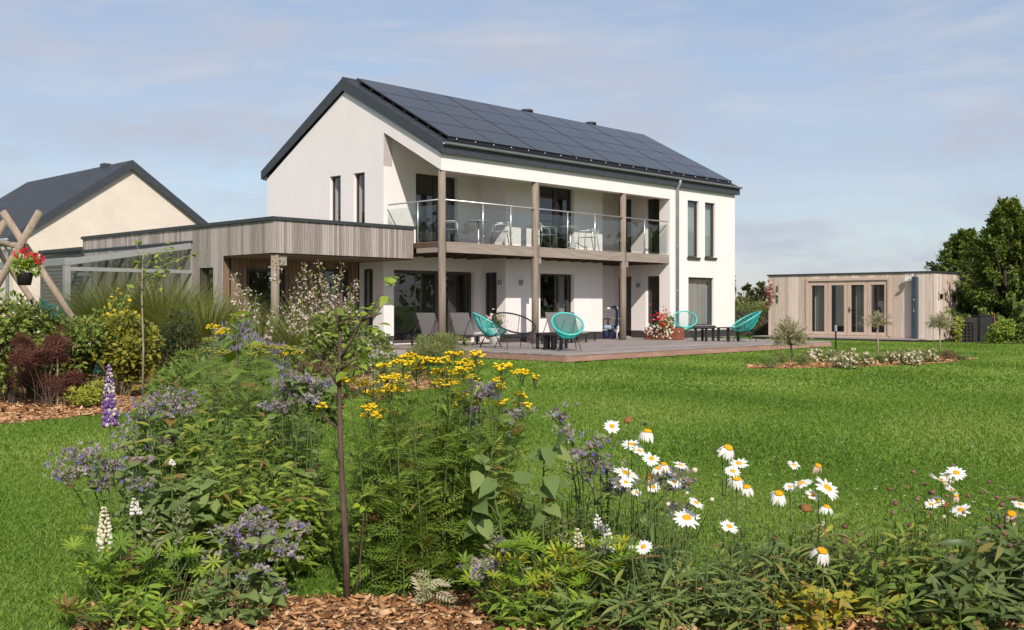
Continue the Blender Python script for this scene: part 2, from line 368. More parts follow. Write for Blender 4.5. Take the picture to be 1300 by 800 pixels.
# gable wall with two slit windows and a garden door
gw = MB()
gh = [(4.265, 4.784, 3.40, 4.97), (3.16, 3.66, 3.40, 4.96), (2.80, 3.35, .2, 2.27)]
holed(gw, fS0, TR, WID, Z0, 5.05, gh, .3)
prof = [(TR, 5.05), (WID, 5.05), (WID, ZE), (4.07, 7.34), (0, ZE), (0, ZB), (TR, 5.965)]
gw.prism([(0, t, z) for t, z in prof], [(.3, t, z) for t, z in prof])
gw.build('gable_wall', M['render'], house)
for (a0, a1, b0, b1) in gh[:2]: window(house, fS0, a0, a1, b0, b1, fw=.05, ins=.10)
window(house, fS0, *gh[2], fw=.06, name='door')
# back wall of the loggia
bw = MB(); h1 = [(.36, 3.42, .2, 2.24), (1.15, 2.75, 2.92, 4.97)]
holed(bw, fT, 0, SB0, Z0, 5.95, h1, .25)
b2 = MB(); holed(b2, fT, SB1, SRT, Z0, 5.95, [], .25); b2.build('loggia_back_wall', M['render'], house)
bw.build('loggia_back_wall', M['render'], house)
window(house, fT, *h1[0], mull=(2.05,), fw=.09, name='sliding_door'); window(house, fT, *h1[1], mull=(2.0,), fw=.08, name='balcony_door')
# the projecting bay
by = MB(); h2 = [(5.134, 6.696, .86, 2.22), (5.10, 6.696, 2.92, 4.87)]; h3 = [(1.62, 2.2, .25, 2.23)]
holed(by, fB, SB0, SB1, Z0, 5.3, h2, .25); holed(by, fSB, TB, TR, Z0, 5.3, h3, .2)
holed(by, lambda a, b, d: (SB1 + d, a, b), TB, TR, Z0, 5.3, [], .2)
by.build('bay_wall', M['render'], house)
window(house, fB, *h2[0], mull=(6.1,), fw=.05); window(house, fB, *h2[1], mull=(5.95,), fw=.08, name='balcony_door'); window(house, fSB, *h3[0], fw=.06)
# right return wall of the loggia
rw = MB(); h4 = [(.42, .97, .47, 2.23), (1.58, 2.2, .2, 2.23), (.42, .97, 2.95, 4.79), (1.58, 2.2, 2.92, 4.85)]
holed(rw, fSR, 0, TR, Z0, 4.86, h4, .25); rw.poly([(SRT, 0, 4.86), (SRT, TR, 4.86), (SRT, TR, 5.965), (SRT, .3, 4.9)]); rw.build('return_wall', M['render'], house)
for h in h4: window(house, fSR, *h, fw=.06)
# front wall right of the loggia, the band above the loggia, right gable and rear wall
fw_ = MB(); h5 = [(11.04, 11.69, 2.87, 4.77), (12.07, 12.70, 2.90, 4.77), (11.08, 12.60, .57, 2.20)]
holed(fw_, fA, SRT, LEN, Z0, ZE, h5, .17); fw_.build('front_wall', M['render'], house)
for h in h5[:2]: window(house, fA, *h, fw=.05, sill=.06, ins=.07)
window(house, fA, *h5[2], fw=.05, sill=.06, ins=.07)
bd = MB(); bd.box(.3, SRT, 0, .3, ZB, ZE); bd.build('front_band', M['render'], house)
rg = MB(); pr = [(.004, Z0), (WID, Z0), (WID, ZE), (4.07, 7.34), (.004, ZE)]
rg.prism([(LEN - .3, t, z) for t, z in pr], [(LEN, t, z) for t, z in pr]); rg.build('end_gable_wall', M['render'], house)
MB().box(.3, LEN - .3, WID - .3, WID, Z0, ZE).build('rear_wall', M['render'], house)
lc = MB(); k = (5.965 - ZB) / TR
lc.hexa([(.3, .3, ZB + .3 * k), (SRT, .3, ZB + .3 * k), (SRT, TR, 5.965), (.3, TR, 5.965), (.3, .3, ZB + .3 * k + .1), (SRT, .3, ZB + .3 * k + .1), (SRT, TR, 6.065), (.3, TR, 6.065)])
lc.build('loggia_ceiling', M['render'], house)
# dark plinth at the foot of the walls (each run sits 4 mm proud)
for fn, a0, a1, h in ((fS0, TR - .004, 2.8, ()), (fT, 0, .36, ()), (fT, 3.42, SB0, ()), (fB, SB0 - .004, SB1, ()), (fSB, TB, 1.62, ()), (fT, SB1, SRT, ()), (fSR, .0, 1.58, ()), (fA, SRT - .004, LEN, ())):
    MB().fbox(fn, a0, a1, .17, .42, 0, .004 + random.uniform(0, .001)).build('plinth', M['plinth'], house)
# floors and partition inside
MB().box(.3, LEN - .3, TR + .25, WID - .3, .1, .19).build('ground_floor', M['roomfloor'], house)
MB().box(SB0 + .2, SB1 - .2, TB + .25, TR + .25, .1, .188).build('bay_floor', M['roomfloor'], house)
MB().box(SRT + .25, LEN - .3, .3, TR + .25, .1, .187).build('side_floor', M['roomfloor'], house)
MB().box(.3, LEN - .3, TR + .26, WID - .3, 2.55, 2.9).build('upper_floor', M['room'], house)
MB().box(SB0 + .2, SB1 - .2, TB + .25, TR + .26, 2.55, 2.899).build('bay_upper_floor', M['room'], house)
MB().box(SRT + .25, LEN - .3, .3, TR + .26, 2.55, 2.898).build('side_upper_floor', M['room'], house)
MB().box(.3, LEN - .3, 5.6, 5.7, .19, 2.55).build('partition', M['room'], house)
MB().box(.3, LEN - .3, 5.4, 5.5, 2.9, 5.1).build('partition', M['room'], house)
MB().box(.3, LEN - .3, TR + .25, WID - .3, 5.1, 5.16).build('attic_floor', M['room'], house)
# curtains and blinds that show through the glass
def drape(a0, a1, b0, b1, t, mat, name, amp=.035, fold=.11):
    mb = MB(); n = int((a1 - a0) / fold * 6)
    pts = [(a0 + (a1 - a0) * i / n, t + amp * math.sin(i / 6 * 2 * math.pi) + .01 * math.sin(i * .37)) for i in range(n + 1)]
    for p, q in zip(pts, pts[1:]): mb.quad((p[0], p[1], b0), (q[0], q[1], b0), (q[0], q[1], b1), (p[0], p[1], b1))
    mb.build(name, M[mat], house, True)
drape(11.2, 12.45, .5, 2.25, .23, 'curtain', 'curtain'); drape(12.5, 12.85, .5, 2.25, .27, 'blind', 'curtain')
drape(11.15, 11.75, 2.91, 4.8, .23, 'blind', 'curtain'); drape(12.2, 12.72, 2.91, 4.8, .23, 'blind', 'curtain')
drape(6.15, 6.6, .9, 2.3, TB + .33, 'curtain', 'curtain'); drape(2.2, 2.55, .2, 2.3, TR + .35, 'curtain', 'curtain')
# roof
roof = empty('roof', (0, 0, 0)); roof.parent = house
KR = (7.70 - 5.43) / (4.07 + .12)
def zr(t): return 5.43 + KR * (t + .12)
def slope(t0, t1, s0, s1, z0, z1, th, name):
    Ls = math.hypot(t1 - t0, z1 - z0); ang = math.atan2(z1 - z0, abs(t1 - t0))
    mb = MB(); mb.box(s0, s1, 0, Ls, -th, 0)
    o = mb.build(name, M['slate'], roof); o.location = (0, t0, z0)
    o.rotation_euler = (ang, 0, 0) if t1 > t0 else (ang, 0, math.pi)
    return o
slope(-.12, 4.07, -.06, 14.06, 5.43, 7.70, .16, 'roof_slope')
o = slope(8.26, 4.07, -14.06, .06, 5.43, 7.697, .16, 'roof_slope')
for (p0, p1) in (((-.125, 5.432), (4.07, 7.705)), ((8.265, 5.432), (4.07, 7.705))):
    for s0 in (-.085, 14.061):
        mb = MB(); tt = [p0, p1, (p1[0], p1[1] - .36), (p0[0], p0[1] - .27)]
        mb.prism([(s0, t, z) for t, z in tt], [(s0 + .022, t, z) for t, z in tt]); mb.build('verge_board', M['fascia'], roof)
MB().tube([(-.08, 4.07, 7.69), (14.08, 4.07, 7.69)], .045, 8).build('ridge_cap', M['fascia'], roof)
MB().box(-.06, 14.06, -.115, -.09, 5.15, 5.40).build('eaves_fascia', M['fascia'], roof)
MB().box(-.06, 14.06, -.088, -.003, 5.16, 5.18).build('eaves_soffit', M['fascia'], roof)
MB().box(-.06, 14.06, 8.053, 8.2, 5.15, 5.40).build('eaves_fascia', M['fascia'], roof)
gu = MB(); pts = []
for i in range(7):
    a = math.pi + math.pi * i / 6; pts.append((-.175 + .062 * math.cos(a), 5.425 + .062 * math.sin(a)))
inner = [(-.175 + .056 * math.cos(math.pi * 2 - math.pi * i / 6), 5.425 + .056 * math.sin(math.pi * 2 - math.pi * i / 6)) for i in range(7)]
gu.prism([(-.06, t, z) for t, z in pts + inner], [(14.08, t, z) for t, z in pts + inner]); gu.build('gutter', M['zinc'], house)
dp = MB(); dp.tube([(10.36, -.175, 5.36), (10.36, -.165, 5.24), (10.36, -.07, 5.10), (10.36, -.07, .2)], .05, 10); pipe = dp.build('downpipe', M['zinc'], house, True)
for z in (4.6, 3.2, 1.75, .7): MB().lathe([(.056, -.02), (.056, .02)], 10, (10.36, -.07, z)).build('pipe_bracket', M['zinc'], pipe)
MB().box(10.355, 10.365, -.02, .0, .3, .31).build('pipe_fixing', M['zinc'], pipe)
# solar panels: 8 columns of 4, each panel its own piece on one shared mesh
ang = math.atan(KR); ca, sa = math.cos(ang), math.sin(ang)
PW, PH = 1.682, 3.85 / 4 / ca
pm = MB(); pm.box(.012, PW - .012, .012, PH - .012, -.02, .0)
pme = pm.build('solar_panel', M['solar'], roof).data; first = bpy.data.objects['solar_panel']
fr = MB()
for a0, a1, b0, b1 in ((.003, PW - .003, .002, .012), (.003, PW - .003, PH - .012, PH - .002), (.003, .012, .012, PH - .012), (PW - .012, PW - .003, .012, PH - .012)):
    fr.box(a0, a1, b0, b1, -.035, .003)
frm = bpy.data.meshes.new('panel_frame'); frm.from_pydata(fr.v, [], fr.f); frm.materials.append(M['pvframe'])
for c in range(8):
    for r in range(4):
        o = first if (c, r) == (0, 0) else first.copy()
        if o is not first: COL.objects.link(o)
        o.parent = roof; t = .05 + r * PH * ca
        o.location = (.25 + c * PW + (.02 if c >= 2 else 0) + (.02 if c >= 4 else 0) + (.02 if c >= 6 else 0), t - .12 * sa, zr(t) + .12 * ca); o.rotation_euler = (ang, 0, 0)
        f = bpy.data.objects.new('panel_frame', frm); COL.objects.link(f); f.parent = roof; f.location = o.location; f.rotation_euler = o.rotation_euler
rl = MB()
for r in range(4):
    for q in (.25, .75):
        t = .05 + (r + q) * PH * ca
        rl.box(.22, 13.78, t - .02, t + .02, zr(t) + .005, zr(t) + .085)
rl.build('panel_rail', M['pvframe'], roof)
t0 = .05 - .12 * sa
MB().box(.25, 13.75, t0 + .03, t0 + .05, zr(.05) + .0, zr(.05) + .075).build('panel_edge_strip', M['pvframe'], roof)
bl = MB().lathe([(.001, 0), (.021, 0), (.021, .012), (.001, .012)], 8).build('panel_bolt', M['bolt'], roof, True)
for i in range(20):
    o = bl if i == 0 else bl.copy()
    if i: COL.objects.link(o)
    o.parent = roof; o.location = (.55 + i * .685, t0 + .02, zr(.05) + .06); o.rotation_euler = (R(90), 0, 0)
for s in (7.77, 11.15):
    v = MB().lathe([(.09, 0), (.09, .22), (.2, .23), (.22, .29), (.2, .34), (.1, .36), (.0, .36)], 14).build('roof_vent', M['black'], roof, True); v.location = (s, 4.28, 7.55)
# balcony, posts, railing
bs = MB()
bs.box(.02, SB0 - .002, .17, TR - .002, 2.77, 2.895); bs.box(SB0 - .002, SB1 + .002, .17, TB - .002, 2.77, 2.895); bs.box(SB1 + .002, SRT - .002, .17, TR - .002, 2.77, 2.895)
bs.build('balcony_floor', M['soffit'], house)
jo = MB()
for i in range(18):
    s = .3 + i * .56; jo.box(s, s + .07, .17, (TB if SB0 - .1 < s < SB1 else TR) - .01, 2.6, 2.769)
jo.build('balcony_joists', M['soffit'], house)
POSTS = [.12, 3.66, 7.68]
for s in POSTS:
    p = MB().tube([(s, .1, .18), (s + .004, .1, 1.5), (s - .003, .102, 3.0), (s, .1, ZB)], [.102, .1, .1, .098], 12).build('post', M['post'], house, True)
for a, b in ((.222, 3.558), (3.762, 7.578), (7.782, SRT - .003)): MB().box(a, b, .03, .15, 2.63, 2.905).build('balcony_beam', M['beam'], house)
MB().box(.03, .15, .203, 1.0, 2.63, 2.905).build('balcony_beam', M['beam'], house)
for s in POSTS[1:]: MB().box(s + .103, s + .2, .05, .13, 2.44, 2.628).build('beam_bracket', M['beam'], house)
rail = empty('railing', (0, 0, 0)); rail.parent = house
hr = MB(); hr.tube([(.06, 2.2, 3.985), (.06, .05, 3.985)], .021, 8); hr.tube([(.06, .05, 3.985), (SRT - .06, .05, 3.985)], .021, 8)
hr.build('handrail', M['steel'], rail, True)
rp_ = [1.55, 2.62, 5.0, 6.25, 8.72]
for s in rp_:
    mb = MB(); mb.tube([(s, .05, 2.905), (s, .05, 3.97)], .02, 8)
    for z in (3.1, 3.7): mb.box(s + .02, s + .05, .035, .065, z - .02, z + .02)
    mb.build('railing_post', M['steel'], rail, True)
mb = MB(); mb.tube([(.06, .98, 2.905), (.06, .98, 3.97)], .02, 8); mb.build('railing_post', M['steel'], rail, True)
ed = [.24] + rp_[:2] + [3.54]
def gp(a, b): MB().box(a + .03, b - .03, .046, .054, 2.96, 3.86).build('glass_panel', M['rail_glass'], rail)
for q in ([.24, 1.55, 2.62, 3.54], [3.78, 5.0, 6.25, 7.56], [7.8, 8.72, SRT - .04]):
    for a, b in zip(q, q[1:]): gp(a, b)
MB().box(.056, .064, .25, .95, 2.96, 3.86).build('glass_panel', M['rail_glass'], rail)
MB().box(.056, .064, 1.01, 2.2, 3.36, 3.86).build('glass_panel', M['rail_glass'], rail)
# wall lamps
for fn, a in ((fSB, 1.45), (fB, 4.25), (fSR, 1.25)):
    l = MB(); l.fbox(fn, a - .05, a + .05, 1.86, 2.0, .0, .09); l.build('wall_lamp', M['zinc'], house, bevel=.008)

# ---------------------------------------------------------------- timber extension
ext = empty('timber_extension', A, TH, 'flat roofed annex clad in grey vertical timber with a covered corner porch', 'house annex')
SE, TE, TW = -4.314, 1.04, 3.40
fE, fL, fWl = front(TE + .02), left(SE + .02), front(TW)
MB().box(SE + .025, -.003, TE + .03, 11.38, 2.47, 3.26).build('roof_deck', M['clad_dark'], ext)
c = MB(); boards(c, fE, SE, -.05, 2.485, 3.25, .072, .012, .003, .022); boards(c, fL, TE + .02, TW - .1, 2.485, 3.25, .115, .01, .003, .022)
c.build('porch_fascia', M['clad'], ext, kind='stuff')
wl = MB(); hw = [(3.83, 4.37, .5, 2.21)]
holed(wl, left(SE + .024), TW - .1, 11.38, .0, 3.2, hw, .2); wl.build('side_wall', M['clad_dark'], ext)
c = MB(); boards(c, fL, TW - .1, 11.39, .02, 3.25, .115, .01, .003, .022, hw); c.build('side_cladding', M['clad'], ext, kind='stuff')
window(ext, left(SE + .02), *hw[0], fw=.045, ins=.08)
hf = [(-3.55, -2.45, .25, 2.2), (-1.2, -.40, .2, 2.25)]
wl = MB(); holed(wl, fWl, SE + .23, -.003, 0, 2.47, hf, .2); wl.build('porch_wall', M['clad_dark'], ext)
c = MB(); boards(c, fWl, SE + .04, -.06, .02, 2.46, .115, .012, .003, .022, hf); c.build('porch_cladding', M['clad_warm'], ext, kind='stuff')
window(ext, fWl, *hf[0], fw=.07, ins=.05); window(ext, fWl, *hf[1], fw=.07, ins=.05, name='door')
MB().box(SE + .23, -.003, TW + .2, 11.3, 0.01, .17).build('floor', M['roomfloor'], ext)
MB().box(SE + .23, -.003, 7.0, 7.1, .17, 2.47).build('partition', M['room'], ext)
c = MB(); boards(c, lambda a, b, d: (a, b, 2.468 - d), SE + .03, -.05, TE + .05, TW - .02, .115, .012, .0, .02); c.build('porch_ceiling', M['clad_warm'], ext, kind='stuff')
ce = MB(); ce.box(SE - .05, -.003, TE - .04, TE + .1, 3.253, 3.335); ce.box(SE - .05, SE + .1, TE + .1, 11.42, 3.253, 3.335); ce.box(SE + .1, -.003, TE + .1, 11.42, 3.253, 3.30)
ce.build('roof_edge', M['coping'], ext)
MB().tube([(SE + .13, TE + .14, .1), (SE + .13, TE + .14, 2.46)], .1, 12).build('post', M['post'], ext, True)
MB().box(SE + .235, SE + .42, TE + .09, TE + .19, 2.2, 2.445).build('beam_end', M['beam'], ext)
lo = MB(); lo.box(SE + .02, 1.0, 11.43, 14.6, 0, 2.92); lo.build('rear_wing', M['clad_dark'], ext)
c = MB(); 
for i in range(24): c.box(SE - .003, SE + .017, 11.43, 14.6, .1 + i * .118, .205 + i * .118)
c.build('rear_wing_slats', M['slatgrey'], ext)
MB().box(SE - .05, 1.05, 11.425, 14.65, 2.925, 3.03).build('rear_wing_roof_edge', M['coping'], ext)

# ---------------------------------------------------------------- aluminium patio cover
pg = empty('patio_cover', A, TH, 'grey aluminium patio cover with glass roof against the timber annex', 'pergola')
tp, sp_ = 4.87, -7.523
gx = -.02
MB().box(sp_ - .07, sp_ + .07, tp - .07, tp + .07, 0, 2.2).build('post', M['alu'], pg, bevel=.006)
MB().box(sp_ - .07, sp_ + .07, tp + 6.3, tp + 6.44, 0, 2.2).build('post', M['alu'], pg, bevel=.006)
MB().box(sp_ - .075, sp_ + .075, tp - .08, tp + 6.5, 2.203, 2.38).build('gutter_beam', M['alu'], pg, bevel=.006)
def rafter(t):
    mb = MB(); s1 = SE - .025
    mb.hexa([(sp_ + .077, t - .03, 2.22), (s1, t - .03, 2.72), (s1, t + .03, 2.72), (sp_ + .077, t + .03, 2.22), (sp_ + .077, t - .03, 2.375), (s1, t - .03, 2.875), (s1, t + .03, 2.875), (sp_ + .077, t + .03, 2.375)])
    return mb
for i in range(8): rafter(tp - .04 + i * .92).build('rafter', M['alu'], pg)
MB().box(sp_ + .073, SE - .006, tp - .06, tp + .02, 2.08, 2.17).build('cross_rail', M['alu'], pg)
for i in range(7):
    t = tp - .01 + i * .92; mb = MB(); s1 = SE - .03
    mb.hexa([(sp_ + .08, t + .005, 2.37), (s1, t + .005, 2.87), (s1, t + .91, 2.87), (sp_ + .08, t + .91, 2.37), (sp_ + .08, t + .005, 2.38), (s1, t + .005, 2.88), (s1, t + .91, 2.88), (sp_ + .08, t + .91, 2.38)])
    mb.build('glass_panel', M['pane'], pg)
mb = MB(); mb.poly([(sp_ + .08, tp - .02, 2.17), (SE - .03, tp - .02, 2.17), (SE - .03, tp - .02, 2.70), (sp_ + .08, tp - .02, 2.24)]); mb.build('side_glass', M['pane'], pg)
MB().box(SE - .06, SE - .008, tp - .1, tp + 6.5, 2.88, 2.93).build('wall_plate', M['coping'], pg)
hl = MB(); hl.box(-6.4, -6.05, tp + 2.0, tp + 2.25, 2.02, 2.1); hl.build('heater', M['alu'], pg)

# ---------------------------------------------------------------- neighbour's house
nb = empty('neighbour_house', A, TH, 'cream gabled house with grey slate roof behind the timber annex on the left', 'house')
sm, hw_, tg, tl = .45, 4.3, 18.0, 28.2
ze, zp = 3.62, 6.71
kn = (zp - ze) / 4.42
n = MB(); pr = [(sm - hw_, 0), (sm + hw_, 0), (sm + hw_, ze + .0), (sm, ze + kn * hw_ - .02), (sm - hw_, ze + .0)]
n.prism([(s, tg + .15, z) for s, z in pr], [(s, tl - .1, z) for s, z in pr]); n.build('wall', M['cream'], nb)
for sg in (-1, 1):
    Ls = math.hypot(4.42, zp - ze) + .1
    r_ = MB(); r_.box(0, tl - tg, 0, Ls, -.14, 0) if sg < 0 else r_.box(-(tl - tg), 0, 0, Ls, -.14, 0)
    o = r_.build('roof_slope', M['slate'], nb); o.location = (sm + sg * 4.5, tg, zp - kn * 4.5 + .08)
    o.rotation_euler = (math.atan(kn), 0, R(-90) if sg < 0 else R(90))
    if sg < 0: o.location = (sm - 4.5, tl, zp - kn * 4.5 + .08)
    else: o.location = (sm + 4.5, tl, zp - kn * 4.5 + .08)
    b_ = MB(); tt = [(sm + sg * 4.52, zp - kn * 4.52 + .09), (sm, zp + .09), (sm, zp - .26), (sm + sg * 4.52, zp - kn * 4.52 - .2)]
    b_.prism([(s, tg - .02, z) for s, z in tt], [(s, tg - .002, z) for s, z in tt]); b_.build('verge_board', M['fascia'], nb)
MB().tube([(sm - 4.58, tg - .05, zp - kn * 4.5 - .02), (sm - 4.58, tl, zp - kn * 4.5 - .02)], .07, 8).build('gutter', M['zinc'], nb, True)
MB().tube([(sm - 4.5, tg + .5, zp - kn * 4.5 - .05), (sm - 4.38, tg + .5, zp - kn * 4.5 - .4), (sm - 4.38, tg + .5, 0)], .05, 8).build('downpipe', M['zinc'], nb, True)
MB().box(sm - .2, sm + .1, tg + 2.0, tg + 2.35, zp - .1, zp + .14).build('vent', M['fascia'], nb)
# ---------------------------------------------------------------- terrace deck
dk = empty('deck', A, TH); tag(dk, kind='structure')
# outline: main rectangle s -0.9..11.2, t -5.05..2.3, plus the strip along the front of the house
c = MB(); w = .145
i = 0; t = -5.0
while t < 2.3:
    s0 = -.88 + random.uniform(0, .01)
    cuts = sorted([s0] + [s0 + 4.2 * k_ + random.uniform(-1.2, 1.2) for k_ in (1, 2)] + [11.2])
    for a, b in zip(cuts, cuts[1:]):
        if t + w < -.05 or True:
            aa, bb = a, b
            if t > -.12: bb = min(bb, SRT - .01)
            if t > -.12 and a > SRT: continue
            if bb - aa > .1: c.box(aa + .003, bb - .003, t + .004, t + w - .004, .155, .18 + random.uniform(-.001, .001))
    t += w
c.build('deck_boards', M['deck'], dk, kind='stuff')
c = MB(); c.box(-.85, 11.1, -4.95, -.1, .02, .15); c.build('deck_base', M['clad_dark'], dk)
c = MB()
for a, b in ((-.9, 3.0), (3.004, 7.1), (7.104, 11.22)): c.box(a, b, -5.035, -5.006, .03, .148)
c.build('deck_edge_board', M['deckedge'], dk)
c = MB(); 
for a, b in ((-5.0, -1.4), (-1.396, 2.3)): c.box(-.925, -.895, a, b, .03, .148)
c.build('deck_edge_board', M['deckedge'], dk)
c = MB(); c.box(11.2, 11.226, -5.0, -.1, .03, .15); c.build('deck_edge_board', M['deckedge'], dk)
c = MB(); c.box(-4.3, -.93, -.6, 3.38, .02, .13); c.build('porch_paving', M['paving'], dk)

# ---------------------------------------------------------------- shed
sh = empty('garden_room', A, TH, 'low flat roofed garden room clad in pinkish timber with four glazed doors', 'garden building')
S1, T0, T1, S2 = 17.7, -5.5, .842, 20.6
fSh, fSr = left(S1), front(T0)
holes = [(-3.89, -.82, .16, 2.16)]
wl = MB(); holed(wl, left(S1 + .024), T0 + .024, T1, .03, 2.38, holes, .2); wl.build('front_wall', M['clad_dark'], sh)
c = MB(); boards(c, fSh, T0, T1, .06, 2.38, .14, .006, -.02, .0, holes); c.build('front_cladding', M['shed'], sh, kind='stuff')
hs = [(18.215, 18.70, 1.42, 1.70), (19.45, 19.85, 1.3, 1.75)]
wl = MB(); holed(wl, front(T0 + .024), S1 + .024, S2, .03, 2.38, hs, .2); wl.build('side_wall', M['clad_dark'], sh)
c = MB(); boards(c, fSr, S1 + .012, S2, .06, 2.38, .14, .006, -.02, .0, hs); c.build('side_cladding', M['shed'], sh, kind='stuff')
MB().box(S1 - .004, S1 + .010, T0 - .004, T0 + .01, .06, 2.38).build('corner_trim', M['alu'], sh)
for h in hs: window(sh, fSr, *h, fw=.05, ins=.0, mat='shedframe')
fr = MB(); tr = .09
fr.fbox(fSh, -3.98, -3.89, .16, 2.25, -.1, .03); fr.fbox(fSh, -.82, -.73, .16, 2.25, -.1, .03); fr.fbox(fSh, -3.89, -.82, 2.16, 2.25, -.1, .03); fr.fbox(fSh, -3.89, -.82, .10, .16, -.1, .03)
fr.build('door_frame', M['shedframe'], sh)
edges = [-.82, -1.60, -2.37, -3.13, -3.89]
for a1, a0 in zip(edges, edges[1:]):
    st = .125; mb = MB()
    a, b = a0 + .006, a1 - .006
    mb.fbox(fSh, a, a + st, .17, 2.15, -.08, -.02); mb.fbox(fSh, b - st, b, .17, 2.15, -.08, -.02)
    mb.fbox(fSh, a + st, b - st, .17, .29, -.08, -.02); mb.fbox(fSh, a + st, b - st, 2.0, 2.15, -.08, -.02)
    d = mb.build('glazed_door', M['shedframe'], sh)
    p = MB(); p.quad(fSh(a + st, .29, -.05), fSh(b - st, .29, -.05), fSh(b - st, 2.0, -.05), fSh(a + st, 2.0, -.05)); p.build('pane', M['pane'], d)
    if a1 == -2.37: 
        h = MB(); h.fbox(fSh, b - .08, b - .05, 1.0, 1.2, -.02, -.005); h.fbox(fSh, b - .16, b - .05, 1.09, 1.11, -.005, .02); h.build('handle', M['black'], d)
ed_ = MB(); ed_.box(S1 - .04, S2 + .04, T0 - .04, T1 + .04, 2.383, 2.44); ed_.build('roof_edge', M['coping'], sh)
MB().box(S1 + .23, S2, T0 + .23, T1, .03, .12).build('floor', M['roomfloor'], sh)
MB().box(S2 - .02, S2, T0 + .2, T1, .03, 2.38).build('back_wall', M['shed'], sh)
MB().box(S1 + .1, S2 - .02, T1 - .02, T1, .03, 2.38).build('end_wall', M['shed'], sh)
c = MB(); boards(c, lambda a, b, d: (a, b, d), 16.6, S1 - .05, T0 + .25, T1 + .1, .14, .006, .08, .105); c.build('step_deck', M['deck'], sh, kind='stuff')
MB().box(16.62, S1 - .06, T0 + .27, T1 + .08, .02, .079).build('step_base', M['plinth'], sh)
def sdrape(a0, a1):
    mb = MB(); n = int((a1 - a0) / .02)
    pts = [(S1 + .3 + .03 * math.sin(i * .9), a0 + (a1 - a0) * i / n) for i in range(n + 1)]
    for p, q in zip(pts, pts[1:]): mb.quad((p[0], p[1], .2), (q[0], q[1], .2), (q[0], q[1], 2.1), (p[0], p[1], 2.1))
    mb.build('curtain', M['curtain'], sh, True)
sdrape(-1.45, -.95); sdrape(-2.98, -2.55)
# floodlight above shower
fl = MB(); fl.box(S1 - .12, S1 - .003, -4.72, -4.62, 2.16, 2.2); fl.box(S1 - .2, S1 - .12, -4.75, -4.59, 2.1, 2.24); fl.build('wall_light', M['white'], sh)
so = empty('outdoor_shower', HW(S1 - .14, -4.92), TH, 'tall blue grey solar shower column standing against the garden room', 'shower')
MB().box(-.09, .09, -.1, .1, .1, 2.25).build('column', M['blueT'], so, bevel=.03)
MB().box(-.12, .12, -.14, .14, .03, .1).build('base_plate', M['blueT'], so)
a = MB(); a.tube([(0, 0, 2.24), (-.02, .0, 2.32), (-.1, .0, 2.34), (-.26, .0, 2.31)], .018, 8); a.lathe([(.0, .04), (.03, .03), (.09, .0), (.09, -.01), (0, -.01)], 10, (-.26, 0, 2.29)); a.build('shower_head', M['steel'], so, True)
MB().box(-.12, -.09, -.012, .012, 1.02, 1.14).build('tap', M['steel'], so)
MB().lathe([(.03, -.02), (.03, .02)], 8, (-.1, 0, 1.45)).build('knob', M['steel'], so)
# ceramic wall wreath on the garden room corner
wr = empty('wall_wreath', HW(S1 - .01, .72, 1.7), TH, 'red and white flower garland hung on the left corner of the garden room', 'wall decoration')
MB().box(-.012, .0, -.30, -.22, -.35, .3).build('backing_board', M['stem'], wr)
M['red'] = leafmat('red_petal', [(.26, .01, .012), (.45, .025, .03)], .15)
M['redwhite'] = leafmat('red_and_white_petals', [(.20, .02, .02), (.16, .02, .025), (.62, .5, .45), (.25, .03, .03), (.7, .6, .55)], .1)

# ---------------------------------------------------------------- furniture
def fplace(name, label, cat, s, t, rz, group=None, z=.181): return empty(name, HW(s, t, z), rz, label, cat, group)
def acapulco(root, half=.37, rim='tealrim', cord='teal', ns=64, dots=True, cr=.006):
    """Oval tilted rim, cords running down to a small hub, bent rod legs; faces local +x."""
    ring = []
    for i in range(40):
        p = 2 * math.pi * i / 40; c_ = math.cos(p); sn = math.sin(p)
        ring.append(Vector((.43 * c_ - .03, half * sn * (1 - .10 * c_ * -1), .64 - .25 * c_ + .03 * sn * sn)))
    r = MB(); r.tube(ring, .021, 8, closed=True); r.build('rim', M[rim], root, True)
    st = MB(); hub = Vector((.0, 0, .285))
    def rp(u):
        x = u * 40; i = int(x) % 40; f_ = x - int(x); return ring[i].lerp(ring[(i + 1) % 40], f_)
    for i in range(ns):
        p0 = rp(i / ns); d = Vector((p0.x - hub.x, p0.y, 0)); h_ = Vector((hub.x + d.x * .16, d.y * (.16 if half < .5 else .45), hub.z))
        ct = Vector((h_.x * .35 + p0.x * .65, h_.y * .35 + p0.y * .65, hub.z + (p0.z - hub.z) * .14))
        st.tube(bez(p0, ct, h_, 6), cr, 3, cap=False)
    st.build('woven_cords', M[cord], root, kind='stuff')
    hb = MB(); hb.tube([(.07 * math.cos(q), (.06 if half < .5 else .06 + half * .4) * math.sin(q), .285) for q in [2 * math.pi * j / 12 for j in range(12)]], .014, 6, closed=True); hb.build('hub_ring', M['black'], root, True)
    rods = MB()
    for u in (.14, .36, .64, .86):
        p0 = rp(u); ct = Vector((p0.x * .62, p0.y * .62, .29 + (p0.z - .285) * .10)); rods.tube(bez(p0 + Vector((0, 0, -.02)), ct, (.0, p0.y * .15, .27), 6), .0075, 5)
    rods.build('support_rod', M['black'], root, True)
    for sx in (-1, 1):
        for sy in (-1, 1):
            l = MB(); l.tube([(.1 * sx, half * .45 * sy, .31), (.17 * sx, half * .6 * sy, .24), (.27 * sx, half * .72 * sy, .012)], .0095, 6); l.build('leg', M['black'], root, True)
def wang(dx, dy): return math.atan2(dy, dx)
ch_a = fplace('acapulco_chair', 'teal string lounge chair seen from its side, beside the black loveseat', 'chair', .80, -1.0, wang(1, .05), 'teal string chairs on the deck'); acapulco(ch_a)
